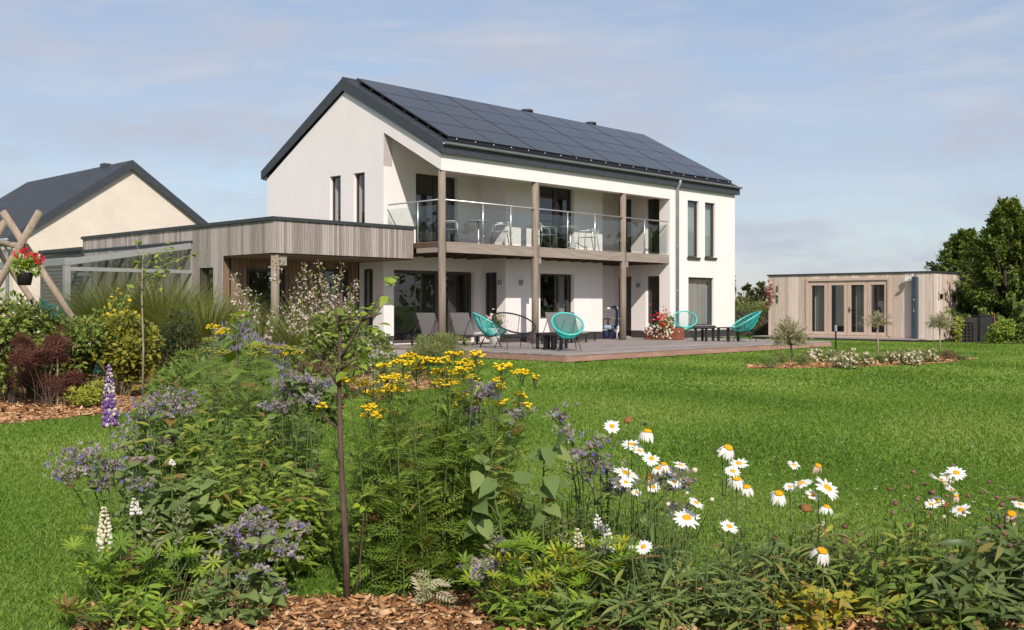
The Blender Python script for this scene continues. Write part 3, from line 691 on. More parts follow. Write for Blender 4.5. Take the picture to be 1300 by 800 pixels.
ch_b = fplace('acapulco_chair', 'teal string lounge chair nearest the deck corner, in front of a reclined lounger', 'chair', .62, -3.75, wang(.15, -1), 'teal string chairs on the deck'); acapulco(ch_b)
ch_c = fplace('acapulco_chair', 'teal string lounge chair by the planter of red flowers', 'chair', 9.45, -.98, wang(-.1, -1), 'teal string chairs on the deck'); acapulco(ch_c, cr=.0042)
ch_d = fplace('acapulco_chair', 'teal string lounge chair at the right end of the deck beside the low benches', 'chair', 9.2, -3.3, wang(-1, -.12), 'teal string chairs on the deck'); acapulco(ch_d)
lv = fplace('loveseat', 'wide black string loveseat between the teal chairs', 'loveseat', .62, -2.0, wang(.62, -.8)); acapulco(lv, .58, 'black', 'black', 46, cr=.0032)
def lounger(root):
    fr_ = MB()
    for y in (-.3, .3): fr_.box(0, 1.95, y - .018, y + .018, .23, .27)
    for x in (.0, .65, 1.3, 1.93): fr_.box(x, x + .03, -.28, .28, .235, .262)
    fr_.build('frame', M['black'], root)
    MB().box(.68, 1.94, -.28, .28, .272, .282).build('seat', M['mesh'], root)
    b_ = MB(); b_.quad((.66, -.3, .285), (.66, .3, .285), (.35, .3, .88), (.35, -.3, .88)); b_.build('backrest', M['mesh'], root)
    for y in (-.27, .27): MB().tube([(.45, y, .68), (.16, y, .26)], .012, 6).build('back_strut', M['black'], root, True)
    for x in (.18, 1.75):
        for y in (-.3, .3): MB().box(x - .02, x + .02, y - .02, y + .02, 0, .229).build('leg', M['black'], root)
for (s, t, lab) in ((-.08, .83, 'grey mesh lounger left of the first timber post, half in shade'), (.7, .36, 'grey mesh lounger right of the first timber post'),
                    (3.45, -.6, 'grey mesh lounger directly behind the teal chair nearest the deck corner'), (4.7, .1, 'grey mesh lounger lying furthest back before the white bay wall')):
    lounger(fplace('sun_lounger', lab, 'sun lounger', s, t, TH + R(14), 'grey loungers on the deck'))
def low_table(root, w, d, h):
    t_ = MB(); t_.box(-w / 2, w / 2, -d / 2, d / 2, h - .03, h); t_.build('table_top', M['blackwood'], root, bevel=.004)
    for sx in (-1, 1):
        for sy in (-1, 1): MB().box(sx * (w / 2 - .07) - .03, sx * (w / 2 - .07) + .03, sy * (d / 2 - .07) - .03, sy * (d / 2 - .07) + .03, 0, h - .032).build('leg', M['black'], root)
low_table(fplace('coffee_table', 'black coffee table between the loveseat and the teal chair', 'table', 1.35, -2.6, TH), .8, .5, .40)
low_table(fplace('side_table', 'small black side table left of the teal chair at the deck corner', 'table', .95, -3.0, TH), .42, .42, .38)
low_table(fplace('low_bench', 'dark low table standing left of its twin near the deck edge', 'table', 8.55, -2.3, TH + R(4), 'pair of dark low tables'), .55, .5, .42)
low_table(fplace('low_bench', 'dark low table touching the teal chair on its right', 'table', 9.0, -2.85, TH - R(3), 'pair of dark low tables'), .62, .5, .42)
def bistro_table(root):
    MB().lathe([(0, .70), (.29, .70), (.30, .71), (.30, .725), (.29, .73), (0, .73)], 24).build('table_top', M['steel'], root)
    MB().lathe([(.03, .02), (.025, .1), (.025, .7)], 10).build('pedestal', M['steel'], root, True)
    for i in range(4):
        a_ = math.pi / 4 + math.pi / 2 * i; MB().tube([(.02 * math.cos(a_), .02 * math.sin(a_), .1), (.2 * math.cos(a_), .2 * math.sin(a_), .05), (.27 * math.cos(a_), .27 * math.sin(a_), .012)], .014, 6).build('foot', M['steel'], root, True)
def bistro_chair(root):
    f_ = MB()
    for sy in (-1, 1):
        f_.tube([(.24, .24 * sy, 0), (.2, .25 * sy, .62), (.14, .25 * sy, .66), (-.2, .25 * sy, .66), (-.25, .2 * sy, .74)], .012, 6)
        f_.tube([(-.28, .2 * sy, 0), (-.2, .2 * sy, .44), (-.27, .2 * sy, .8)], .012, 6)
    f_.tube([(-.25, -.2, .74), (-.29, 0, .80), (-.25, .2, .74)], .012, 6); f_.build('frame', M['steel'], root, True)
    s_ = MB()
    for i in range(8): x = -.2 + i * .054; s_.box(x, x + .045, -.21, .21, .435, .445)
    s_.build('seat', M['steel'], root)
    b_ = MB()
    for z in (.56, .63, .70): b_.box(-.262 + (.0), -.25, -.19, .19, z, z + .05)
    b_.build('backrest', M['steel'], root)
ZBAL = 2.897
bistro_table(fplace('bistro_table', 'round metal bistro table on the left part of the balcony', 'table', 2.35, 1.05, 0, None, ZBAL))
bistro_chair(fplace('bistro_chair', 'metal bistro chair left of the table behind the first balcony post', 'chair', 1.45, 1.25, R(0), 'bistro chairs on the balcony', ZBAL))
bistro_chair(fplace('bistro_chair', 'metal bistro chair right of the left balcony table, back turned to the bay', 'chair', 2.95, .75, R(190), 'bistro chairs on the balcony', ZBAL))
bistro_table(fplace('bistro_table', 'round metal bistro table in front of the balcony bay door', 'table', 5.75, .6, 0, None, ZBAL))
bistro_chair(fplace('bistro_chair', 'metal bistro chair against the glazed balcony door of the bay', 'chair', 4.85, .75, R(20), 'bistro chairs on the balcony', ZBAL))
bistro_chair(fplace('bistro_chair', 'metal bistro chair right of the balcony bay table', 'chair', 6.6, .6, R(200), 'bistro chairs on the balcony', ZBAL))
# small wooden trestle with a blue child's toy cart, by the bay corner
tb_ = fplace('wooden_stand', 'small pale wooden stand against the recessed white wall', 'stand', 8.9, 1.5, TH)
for x in (-.35, .35):
    for y in (-.12, .12): MB().box(x - .025, x + .025, y - .025, y + .025, 0, .62).build('leg', M['paletrunk'], tb_)
MB().box(-.42, .42, -.17, .17, .622, .66).build('shelf', M['paletrunk'], tb_)
toy = fplace('ride_on_toy', 'blue and pale blue ride-on toy before the recessed white wall', 'toy', 8.25, .95, R(-60))
MB().tube([(-.2, 0, .25), (0, 0, .3), (.2, 0, .45), (.22, 0, .9), (.1, 0, 1.02), (-.1, 0, 1.0)], .05, 8).build('frame', M['navy'], toy, True)
MB().box(-.32, .12, -.16, .16, .3, .44).build('seat', M['paleblue'], toy, bevel=.04)
MB().tube([(-.02, -.2, .98), (-.02, .2, .98)], .03, 8).build('handlebar', M['white'], toy, True)
for x in (-.25, .22):
    for y in (-.15, .15): MB().tube([(x, y - .04, .13), (x, y + .04, .13)], .13, 12).build('wheel', M['navy'], toy)
# planters and pots (flowers follow with the vegetation)
pt1 = fplace('rusty_planter', 'rust coloured trough planter of red and white flowers against the right wall', 'planter', 8.95, -.55, TH + R(90))
MB().box(-.62, .62, -.2, .2, 0, .38).build('trough', M['terracotta'], pt1, bevel=.01)
MB().box(-.58, .58, -.17, .17, .383, .39).build('soil', M['clad_dark'], pt1)
for sx in (-.2, .2): MB().box(sx - .008, sx + .008, -.208, .208, .01, .375).build('seam', M['terracotta'], pt1)
bn = fplace('grey_pot', 'tall grey cylindrical pot beside the white corner wall', 'pot', -1.45, 1.6, 0, None, .13)
MB().lathe([(.0, 0), (.15, 0), (.19, .5), (.2, .52), (.18, .52), (.16, .45), (0, .44)], 18).build('pot', M['greypot'], bn, True)
# steel swing frame of round logs
def log(p, q, r, name, par): MB().tube([p, tuple((np.array(p) + np.array(q)) / 2 + np.array([.01, 0, .008])), q], [r, r * .97, r * .95], 12).build(name, M['log'], par, True)
DS = 14.6
sw = empty('log_swing_frame', (at(10, 388, DS)[0], DS, 0), 0, 'crossed round timber poles of a swing frame above the dark shrubs', 'swing frame')
def loc(px, py, d): return tuple(at(px, py, d) - np.array([at(10, 388, DS)[0], DS, 0]))
def ext_(p, q):  # runs the pole on to the ground
    p, q = np.array(p), np.array(q); k_ = (p[2] - .0) / (p[2] - q[2]); return tuple(p + (q - p) * k_)
p, q = loc(50, 269, DS - .1), loc(2, 352, DS + .25); log(p, ext_(p, q), .052, 'pole', sw)
p, q = loc(3, 268, DS + .1), loc(83, 392, DS + .5); log(p, ext_(p, q), .052, 'pole', sw)
p, q = loc(6, 281, DS + 2.2), loc(-30, 345, DS + 2.4); log(p, ext_(p, q), .052, 'pole', sw)
p, q = loc(-22, 288, DS + 2.0), loc(36, 376, DS + 2.3); log(p, ext_(p, q), .052, 'pole', sw)
a0, a1 = loc(22, 312, DS + .1), loc(-8, 308, DS + 2.2); log(a0, a1, .045, 'crossbar', sw)
sl = empty('play_slide', (at(66, 388, 20)[0], 20, -.22), R(-40), 'dark teal plastic slide showing between the patio cover post and shrubs', 'slide')
ss = MB(); pf = [(0, 1.5), (.25, 1.42), (.8, .75), (1.3, .3), (1.7, .2)]
for (x0, z0), (x1, z1) in zip(pf, pf[1:]):
    ss.hexa([(x0, -.22, z0 - .04), (x1, -.22, z1 - .04), (x1, .22, z1 - .04), (x0, .22, z0 - .04), (x0, -.22, z0), (x1, -.22, z1), (x1, .22, z1), (x0, .22, z0)])
ss.build('chute', M['tealslide'], sl)
for y in (-.25, .22):
    s2 = MB(); s2.prism([(x, y, z + .12) for x, z in pf] + [(x, y, z - .06) for x, z in pf[::-1]], [(x, y + .03, z + .12) for x, z in pf] + [(x, y + .03, z - .06) for x, z in pf[::-1]]); s2.build('side_rail', M['tealslide'], sl)
for y in (-.2, .2): MB().tube([(-.02, y, 0), (-.02, y, 1.45)], .03, 8).build('leg', M['log'], sl)
# bollard light and black bin screens near the garden room
bo = empty('bollard_light', at(1061, 388, 25.4) * np.array([1, 1, 0]), 0, 'slim grey bollard light standing among the white roses', 'garden light')
MB().lathe([(.022, 0), (.022, .62)], 8).build('pole', M['black'], bo); MB().lathe([(.035, .62), (.035, .74), (.03, .76), (0, .77)], 12).build('lamp_head', M['zinc'], bo)
bx = empty('black_trellis', at(1229, 388, 34.3) * np.array([1, 1, 0]), R(-20), 'black trellis panel leaning beside the garden room under the tree', 'trellis')
tr_ = MB()
for i in range(6): tr_.box(-.28 + i * .11, -.26 + i * .11, -.01, .01, 0, .85)
tr_.build('upright', M['black'], bx); tr_ = MB()
for i in range(8): tr_.box(-.28, .29, .011, .03, .02 + i * .115, .04 + i * .115)
tr_.build('crossbar', M['black'], bx)
MB().box(-.28, .29, .2, .24, 0, .85).build('backing', M['clad_dark'], bx)
bc = empty('compost_bin', at(1246, 388, 34.6) * np.array([1, 1, 0]), R(12), 'black box bin with a rusty corner post under the big tree', 'bin')
MB().box(-.2, .3, -.2, .3, 0, .9).build('body', M['black'], bc, bevel=.02); MB().box(-.22, .32, -.22, .32, .902, .94).build('lid', M['black'], bc); MB().box(.33, .37, -.2, -.16, 0, 1.0).build('corner_post', M['terracotta'], bc)
# ---------------------------------------------------------------- leaf geometry
def unit(a): return a / np.maximum(np.linalg.norm(a, axis=-1, keepdims=True), 1e-9)
def rdir(n): return unit(rng.normal(size=(n, 3))) if n else np.zeros((0, 3))
def blade(W=.35, rows=4, curl=.2, fold=.25, p=.8, tip=1.0, wave=0):
    """Leaf along +y, unit long, three vertices across, triangles."""
    V = []; T = []
    for i in range(rows + 1):
        u = i / rows; w = W / 2 * max(.04, math.sin(math.pi * min(u, .985) ** p)) ** tip
        z = -curl * u * u; e = fold * w + wave * math.sin(u * 9)
        V += [(-w, u, z + e), (0, u, z), (w, u, z + e)]
    for i in range(rows):
        for j in (0, 1):
            a = i * 3 + j; T += [(a, a + 1, a + 4), (a, a + 4, a + 3)]
    return np.array(V, float), np.array(T)
def strap(W=.06, rows=4, curl=.5):
    V = []; T = []
    for i in range(rows + 1):
        u = i / rows; w = W / 2 * (1 - u ** 2.2 * .95); V += [(-w, u * (1 - .25 * curl * u), -curl * u ** 2.2), (w, u * (1 - .25 * curl * u), -curl * u ** 2.2)]
    for i in range(rows): a = 2 * i; T += [(a, a + 1, a + 3), (a, a + 3, a + 2)]
    return np.array(V, float), np.array(T)
def join(parts):
    V = []; T = []; n = 0
    for v, t in parts: V.append(v); T.append(t + n); n += len(v)
    return np.concatenate(V), np.concatenate(T)
def xf(tp, scale=1, rz=0, rx=0, off=(0, 0, 0)):
    v, t = tp; M_ = Matrix.Rotation(rz, 3, 'Z') @ Matrix.Rotation(rx, 3, 'X')
    return (v * scale) @ np.array(M_).T + np.array(off), t
def pinnate(pairs=9, ll=.30, W=.26, curl=.22):
    parts = [strap(.022, 3, curl)]
    for i in range(pairs):
        u = .14 + .82 * i / (pairs - 1); l = ll * math.sin(math.pi * (.18 + .74 * u)) ** .8 + .03
        for sg in (-1, 1): parts.append(xf(blade(W, 2, .15, .3), l, sg * -R(58 - 22 * u), 0, (0, u * (1 - .06 * curl), -curl * u ** 2.2)))
    return join(parts)
def palmate(k=9, W=.24, cup=.25):
    return join([xf(blade(W, 3, .12, .35, 1.25), 1.0 - .12 * abs(math.cos(i * 2.1)), 2 * math.pi * i / k, R(18) * cup * 4) for i in range(k)])
def star(k=5, W=.5): return join([xf(blade(W, 2, -.1, .1), 1, 2 * math.pi * i / k, R(12)) for i in range(k)])
def burr(k=9):
    parts = []
    for i in range(k):
        d = rdir(1)[0]; v, t = blade(.42, 2, 0, .2)
        q = np.array(Vector(d).to_track_quat('Y', 'Z').to_matrix()); parts.append((v @ q.T, t))
    return join(parts)
def oct_(): return np.array([(0, 0, .5), (.5, 0, 0), (0, .5, 0), (-.5, 0, 0), (0, -.5, 0), (0, 0, -.5)], float), np.array([(0, 1, 2), (0, 2, 3), (0, 3, 4), (0, 4, 1), (5, 2, 1), (5, 3, 2), (5, 4, 3), (5, 1, 4)])
def ball(seg=6, rings=4):
    mb = MB().blob((0, 0, 0), .5, seg, rings); T = []
    for f in mb.f: T += [(f[0], f[1], f[2]), (f[0], f[2], f[3])]
    return np.array(mb.v, float), np.array(T)
class Fol:
    def __init__(s): s.V = []; s.T = []; s.r = []; s.n = 0
    def add(s, tp, pos, axis, up, size, rnd=None):
        v, t = tp; pos = np.atleast_2d(np.asarray(pos, float)); k = max(len(pos), len(np.atleast_2d(axis)), len(np.atleast_2d(up))); pos = np.broadcast_to(pos, (k, 3))
        y = unit(np.broadcast_to(np.asarray(axis, float), (k, 3))); up = np.broadcast_to(np.asarray(up, float), (k, 3))
        x = np.cross(y, up); bad = np.linalg.norm(x, axis=1) < 1e-4; x[bad] = np.cross(y[bad], rdir(int(bad.sum())))
        x = unit(x); z = np.cross(x, y); sz = np.broadcast_to(np.asarray(size, float), (k,))[:, None, None]
        P = pos[:, None, :] + sz * (v[None, :, 0:1] * x[:, None] + v[None, :, 1:2] * y[:, None] + v[None, :, 2:3] * z[:, None])
        s.V.append(P.reshape(-1, 3)); s.T.append((t[None] + (s.n + np.arange(k) * len(v))[:, None, None]).reshape(-1, 3))
        rr = rng.random(k) if rnd is None else np.broadcast_to(np.asarray(rnd, float), (k,))
        s.r.append(np.repeat(rr, len(v))); s.n += k * len(v); return s
    def addv(s, tps, pos, axis, up, size):
        k = len(pos); w = rng.integers(0, len(tps), k); size = np.broadcast_to(np.asarray(size, float), (k,)); axis = np.broadcast_to(axis, (k, 3)); up = np.broadcast_to(up, (k, 3))
        for i, t in enumerate(tps):
            m = w == i
            if m.any(): s.add(t, pos[m], axis[m], up[m], size[m])
    def mesh(s, name, mat, smooth=False):
        V = np.concatenate(s.V); T = np.concatenate(s.T); r = np.concatenate(s.r)
        me = bpy.data.meshes.new(name); me.vertices.add(len(V)); me.vertices.foreach_set('co', V.astype(np.float32).ravel())
        me.loops.add(T.size); me.loops.foreach_set('vertex_index', T.astype(np.int32).ravel())
        me.polygons.add(len(T)); me.polygons.foreach_set('loop_start', np.arange(0, T.size, 3, dtype=np.int32))
        if smooth: me.polygons.foreach_set('use_smooth', np.ones(len(T), bool))
        at_ = me.attributes.new('rnd', 'FLOAT', 'POINT'); at_.data.foreach_set('value', r.astype(np.float32))
        me.update(calc_edges=True); me.materials.append(mat); return me
    def build(s, name, mat, root=None, stuff=True, smooth=False):
        if not s.V: return None
        o = obj(name, s.mesh(name, mat, smooth), root)
        if root is not None: o.location = -root.location
        if stuff: o['kind'] = 'stuff'
        return o
def kid(o, root): o.parent = root; o.location = -root.location; return o
def stems(root, paths, rad, mat, name='stem', n=5):
    mb = MB()
    for p in paths: mb.tube(p, [rad * (1 - .5 * i / (len(p) - 1)) for i in range(len(p))], n, cap=False)
    return kid(mb.build(name, M[mat], None, True, kind='stuff' if len(paths) > 1 else None), root)
T_LANCE, T_LANCE_LO = blade(.28, 4, .35, .25), blade(.30, 2, .25, .3)
T_OV, T_OV_LO = blade(.62, 4, .22, .2, .68), blade(.62, 2, .2, .25, .68)
T_BIG = blade(.66, 5, .28, .22, .62, 1, .012)
T_NARROW = blade(.14, 2, .25, .3)
T_STRAP, T_GRASS = blade(.16, 5, .5, .2, .9), strap(.02, 5, .55)
T_PIN, T_PIN_LO, T_PALM, T_STAR, T_BALL, T_OCT = pinnate(), pinnate(6, .34, .32), palmate(), star(), ball(), oct_()
T_BURR = burr(11)
VAR = {}   # several shapes of every leaf, so that no two neighbours repeat
def kin(tp):
    if id(tp) in VAR: return VAR[id(tp)]
    if tp is T_PIN: r = [pinnate(int(p_), rng.uniform(.2, .33), rng.uniform(.24, .36), c_) for p_, c_ in ((6, .1), (8, .35), (9, .6), (10, .85), (7, .5))] + [T_NARROW]
    elif tp is T_BIG: r = [blade(w_, 5, c_, f_, p_, 1, .016) for w_, c_, f_, p_ in ((.6, .15, .3, .62), (.5, .5, .15, .7), (.7, .3, .4, .6), (.42, .8, .25, .75), (.55, -.15, .35, .65))]
    elif tp is T_LANCE: r = [blade(w_, 4, c_, f_, .8) for w_, c_, f_ in ((.28, .35, .25), (.20, .7, .2), (.33, .1, .4), (.24, 1.0, .3), (.3, .5, .1))]
    elif tp is T_STRAP: r = [blade(w_, 5, c_, f_, .9) for w_, c_, f_ in ((.16, .5, .2), (.12, 1.0, .3), (.2, .2, .3), (.13, .8, .1), (.17, 1.3, .25))]
    elif tp is T_OV: r = [blade(w_, 4, c_, f_, .68) for w_, c_, f_ in ((.62, .22, .2), (.5, .5, .3), (.7, .1, .35), (.55, .8, .2))]
    elif tp is T_PALM: r = [palmate(9, .24, .25), palmate(8, .22, .1), palmate(10, .2, .4), palmate(7, .26, .6)]
    else: r = [tp]
    VAR[id(tp)] = r; return r
LM = {}
SUNUP = np.array([.12, -.6, 0])   # leaves turn their faces towards the light
def lm(k, stops, *a, **kw):
    if all(c[1] > c[0] and c[1] > c[2] for c in stops): stops = [(c[0] * 1.8, c[1] * 1.55, c[2] * 1.2) for c in stops]; kw['brown'] = k not in ('grass', 'far', 'tree')
    LM[k] = leafmat('leaf_' + k, stops, *a, **kw)
lm('tansy', [(.055, .105, .02), (.09, .155, .028), (.125, .195, .04)])
lm('fern', [(.05, .095, .02), (.085, .145, .03), (.11, .17, .045)])
lm('borage', [(.065, .115, .04), (.095, .155, .06), (.13, .185, .075)], .28, .7)
lm('mauve', [(.27, .21, .245), (.36, .30, .32), (.46, .41, .39), (.32, .28, .37)], .3, .8, .1, 1.2)
lm('blue', [(.13, .12, .40), (.20, .18, .50)], .3, .6, .2, 1.2)
lm('yellow', [(.66, .42, .012), (.82, .58, .02), (.88, .68, .04)], .15, .7, .15)
lm('greenyellow', [(.22, .25, .04), (.32, .31, .06), (.42, .36, .07)], .2, .7, .15)
lm('lupin', [(.06, .12, .02), (.10, .19, .03), (.17, .25, .035)])
lm('lime', [(.075, .14, .018), (.10, .19, .02), (.14, .23, .025), (.25, .27, .03)])
lm('cream', [(.62, .58, .36), (.74, .70, .50), (.80, .78, .64)], .25, .7, .15, 1.1)
lm('whiteflower', [(.70, .66, .62), (.80, .78, .76)], .25, .7, .15, 1.1)
lm('pink', [(.55, .38, .38), (.68, .54, .52), (.75, .66, .62)], .25, .7, .15, 1.1)
lm('purplewhite', [(.12, .05, .20), (.17, .075, .29), (.20, .10, .31), (.58, .50, .46), (.70, .64, .46)], .15, .7, .15, 1.1)
lm('pod', [(.17, .19, .09), (.24, .26, .13), (.28, .29, .16), (.20, .16, .10)], .15, .8, .1)
lm('darkleaf', [(.035, .062, .022), (.055, .09, .03), (.085, .12, .05)], .22, .45, .35)
lm('bluegreen', [(.043, .082, .027), (.068, .116, .038), (.10, .148, .052), (.12, .15, .045)], .22, .5, .35)
lm('phlox', [(.05, .095, .022), (.075, .135, .03), (.10, .16, .035), (.19, .21, .04)], .3)
lm('yellowleaf', [(.34, .29, .02), (.46, .37, .03), (.28, .28, .04), (.36, .18, .06)], .3)
lm('viburnum', [(.035, .060, .014), (.06, .10, .022), (.10, .15, .032), (.14, .19, .045)], .28, .45)
lm('maple', [(.085, .030, .026), (.13, .045, .034), (.18, .075, .045)], .3, .5)
lm('variegated', [(.055, .09, .015), (.15, .17, .02), (.28, .25, .03), (.32, .285, .035), (.10, .13, .02)], .28)
lm('limelow', [(.20, .24, .03), (.30, .32, .04), (.38, .37, .06)], .28)
lm('miscanthus', [(.08, .12, .035), (.11, .155, .05), (.16, .20, .085)], .3)
lm('darkshrub', [(.028, .045, .014), (.045, .068, .02), (.075, .10, .03), (.12, .10, .03)], .25)
lm('sapling', [(.08, .14, .025), (.13, .21, .035), (.19, .26, .05)], .38)
lm('mallow', [(.06, .095, .03), (.09, .14, .04), (.13, .17, .06)], .3)
lm('sage', [(.16, .12, .26), (.22, .17, .32), (.28, .23, .36)], .25, .8, .1, 1.1)
lm('russian', [(.19, .18, .22), (.26, .25, .30), (.24, .22, .33)], .25, .8, .1, 1.1)
lm('copper', [(.085, .05, .03), (.13, .07, .04), (.17, .10, .06)], .28)
lm('tamarisk', [(.07, .10, .04), (.10, .14, .055), (.13, .16, .07)], .28)
lm('fescue', [(.12, .16, .13), (.17, .21, .18)], .2)
lm('filler', [(.04, .075, .016), (.065, .11, .022), (.095, .15, .035)], .28)
lm('willow', [(.22, .25, .10), (.36, .36, .20), (.54, .47, .34), (.30, .31, .15)], .28)
lm('rose', [(.06, .085, .03), (.09, .12, .04), (.13, .15, .06)], .25)
lm('roseflower', [(.62, .50, .36), (.72, .62, .48), (.78, .72, .62)], .2, .8, .1, 1.1)
lm('tree', [(.034, .060, .015), (.055, .092, .02), (.082, .13, .028), (.115, .165, .04)], .25, .5)
lm('hedge', [(.03, .05, .012), (.05, .078, .018), (.085, .11, .03)], .22)
lm('far', [(.05, .075, .035), (.07, .095, .045), (.09, .115, .055)], .15)
lm('geranium', [(.45, .01, .02), (.60, .02, .04)], .15)
lm('petal', [(.80, .78, .76), (.84, .83, .81)], .25, .6, .2, 1.0)
lm('petalpink', [(.62, .42, .32), (.70, .54, .45)], .2, .7, .15, 1.0)
lm('disc', [(.62, .26, .006), (.72, .36, .01), (.50, .20, .01)], 0, .8, .1)
lm('brownhead', [(.20, .085, .03), (.28, .13, .04), (.14, .06, .03)], 0, .9, .1)
lm('spent', [(.13, .06, .05), (.20, .10, .08), (.26, .16, .12)], .1, .9, .1)
lm('grass', [(.036, .081, .012), (.071, .142, .022), (.105, .192, .035), (.185, .24, .085)], .3, .6)
lm('chips', [(.13, .058, .026), (.27, .125, .052), (.44, .225, .10), (.50, .27, .125), (.62, .42, .24), (.30, .14, .06), (.16, .075, .036)], 0, .85, .15)
lm('weed', [(.07, .11, .025), (.10, .15, .035), (.15, .18, .06)], .3)

# ---------------------------------------------------------------- bark beds, chips and grass
BED_F = [(-1.6, 2.6), (4.2, 2.6), (4.2, 4.30), (2.6, 4.42), (1.2, 4.55), (.5, 4.7), (-.35, 4.46), (-.8, 4.40), (-1.1, 4.40), (-1.35, 4.6), (-1.45, 5.2), (-1.55, 6.2), (-1.9, 8.0), (-2.7, 8.0), (-2.15, 6), (-1.85, 4.7), (-1.74, 4.15), (-1.62, 3.6)]
BED_B = [(-9.5, 10.4), (-5.3, 10.75), (-4.9, 11.3), (-4.4, 12.2), (-4.25, 13.2), (-3.6, 13.2), (-2.5, 12.9), (-1.7, 14.4), (-1.0, 15.6), (-.75, 17), (-1.3, 19.2), (-2.2, 21.0), (-5.5, 21.6), (-9.5, 21)]
th_ = np.linspace(0, 2 * math.pi, 40, endpoint=False)
BED_I = [(7.75 + 3.7 * math.cos(a) * .832 - .95 * math.sin(a) * .555 * (1 + .12 * math.sin(3 * a)), 22.4 + 3.7 * math.cos(a) * .555 + .95 * math.sin(a) * .832 * (1 + .12 * math.sin(3 * a))) for a in th_]
def inside(poly, P):
    x, y = P[:, 0], P[:, 1]; c = np.zeros(len(P), bool); n = len(poly)
    for i in range(n):
        x0, y0 = poly[i]; x1, y1 = poly[(i + 1) % n]
        k_ = ((y0 > y) != (y1 > y)) & (x < (x1 - x0) * (y - y0) / ((y1 - y0) or 1e-9) + x0); c ^= k_
    return c
M['mulch'] = mottled('bark_mulch', (.10, .05, .026), (.25, .14, .075), 30, .95, .1, .8, 70, c3=(.16, .085, .045))
for bed in (BED_F, BED_B, BED_I):
    me = bpy.data.meshes.new('mulch_bed'); me.from_pydata([(x, y, .006) for x, y in bed], [], [tuple(range(len(bed)))]); me.update(); tag(obj('mulch_bed', me, None, M['mulch']), kind='structure')
def scatter(poly, n):
    p = np.array(poly); out = np.zeros((0, 2))
    while len(out) < n:
        q = rng.uniform(p.min(0), p.max(0), (n * 2, 2)); out = np.concatenate([out, q[inside(poly, q)]])
    return out[:n]
BOX = (np.array([(-.5, 0, -.5), (.5, .05, -.5), (.42, 1, -.5), (-.36, .93, -.5), (-.42, .04, .5), (.4, 0, .5), (.3, .95, .5), (-.4, 1, .5)], float) * np.array([.34, 1, .14]),
       np.array([(4, 5, 6), (4, 6, 7), (0, 1, 5), (0, 5, 4), (1, 2, 6), (1, 6, 5), (2, 3, 7), (2, 7, 6), (3, 0, 4), (3, 4, 7)]))
def chips(poly, n, s0, s1, name='wood_chips'):
    P = scatter(poly, n); f = Fol(); k = len(P); z = rng.uniform(.008, .03, k)
    ax = np.c_[rng.normal(size=(k, 2)), rng.normal(size=k) * .22]; up = np.c_[rng.normal(size=(k, 2)) * .4, np.ones(k)]
    f.add(BOX, np.c_[P, z], ax, up, rng.uniform(s0, s1, k) * rng.uniform(.3, 1.25, k)); tag(f.build(name, LM['chips']), kind='stuff')
chips([(-1.6, 3.3), (3.6, 3.3), (3.6, 4.35), (1.2, 4.5), (.5, 4.66), (-.35, 4.42), (-1.1, 4.36), (-1.35, 4.6), (-1.45, 5.2), (-1.8, 4.7), (-1.70, 4.15)], 13000, .022, .06)
chips([(-7, 10.6), (-5.3, 10.8), (-4.9, 11.35), (-4.4, 12.25), (-4.2, 13.2), (-2.5, 13), (-1.0, 15.7), (-.9, 17), (-3, 18), (-7, 15)], 14000, .04, .10)
chips([(-1.6, 3.4), (3.6, 3.4), (3.6, 4.35), (.5, 4.66), (-.35, 4.42), (-1.1, 4.36), (-1.7, 4.15)], 12000, .006, .018, 'bark_dust')
chips(BED_I, 5000, .05, .12)
def lawn_blades(d0, d1, dens, hgt, wid, name):
    n = int((d1 - d0) * ((d0 + d1) / 2 * 1.14 + 6) * dens); d = rng.uniform(d0, d1, 2 * n); d = d[rng.random(2 * n) < (.57 * d + 3) / (.57 * d1 + 3)][:n]; x = rng.uniform(-1, 1, len(d)) * (.57 * d + 3)
    P = np.c_[x, d]; dx, dy = x - A.x, d - A.y; s, t = dx * CU + dy * SU, -dx * SU + dy * CU
    ok = ~inside(BED_F, P) & ~inside(BED_B, P) & ~inside(BED_I, P) & ~((s > -.95) & (s < 11.24) & (t > -5.07)) & ~((s > -9) & (s <= -.95) & (t > -.65)) & ~((s > -1) & (t > -.2)) & ~((s > 16.55) & (t > -5.6))
    P = P[ok]; k = len(P)
    # the turf is uneven: drier, paler patches and shorter spots
    pat = .5 + .3 * np.sin(P[:, 0] * 1.7 + 1.3 * np.sin(P[:, 1] * .9)) + .25 * np.sin(P[:, 1] * 1.1 + P[:, 0] * .6) + rng.normal(size=k) * .1
    tp = (np.array([(-.5, 0, 0), (.5, 0, 0), (.12, .62, .06), (0, 1.0, -.05)]) * np.array([wid, 1, 1]), np.array([(0, 1, 2), (0, 2, 3)]))
    ax = np.c_[rng.normal(size=(k, 2)) * .85, np.ones(k)]; up = np.c_[rng.normal(size=(k, 2)), np.zeros(k)]
    f = Fol(); f.add(tp, np.c_[P, np.full(k, .0)], ax, up, hgt * rng.uniform(.5, 1.25, k), np.clip(rng.random(k) * .62 + .36 * pat, 0, 1)); o = f.build(name, LM['grass']); return o
lawn_blades(3.2, 8, 9500, .030, .24, 'lawn_grass'); lawn_blades(8, 15, 3200, .042, .34, 'lawn_grass'); lawn_blades(15, 42, 700, .05, .7, 'lawn_grass')
f = Fol(); n = 420; d = rng.uniform(6, 24, n); P = np.c_[rng.uniform(-.1, .5, n) * d, d, np.full(n, .05)]; dx, dy = P[:, 0] - A.x, d - A.y
P = P[~((-dx * SU + dy * CU) > -5.2) & ~inside(BED_I, P[:, :2])]; f.add(T_STAR, P, rdir(len(P)) * [1, 1, .1], (0, 0, 1), .012); f.build('lawn_clover_flowers', LM['whiteflower'])

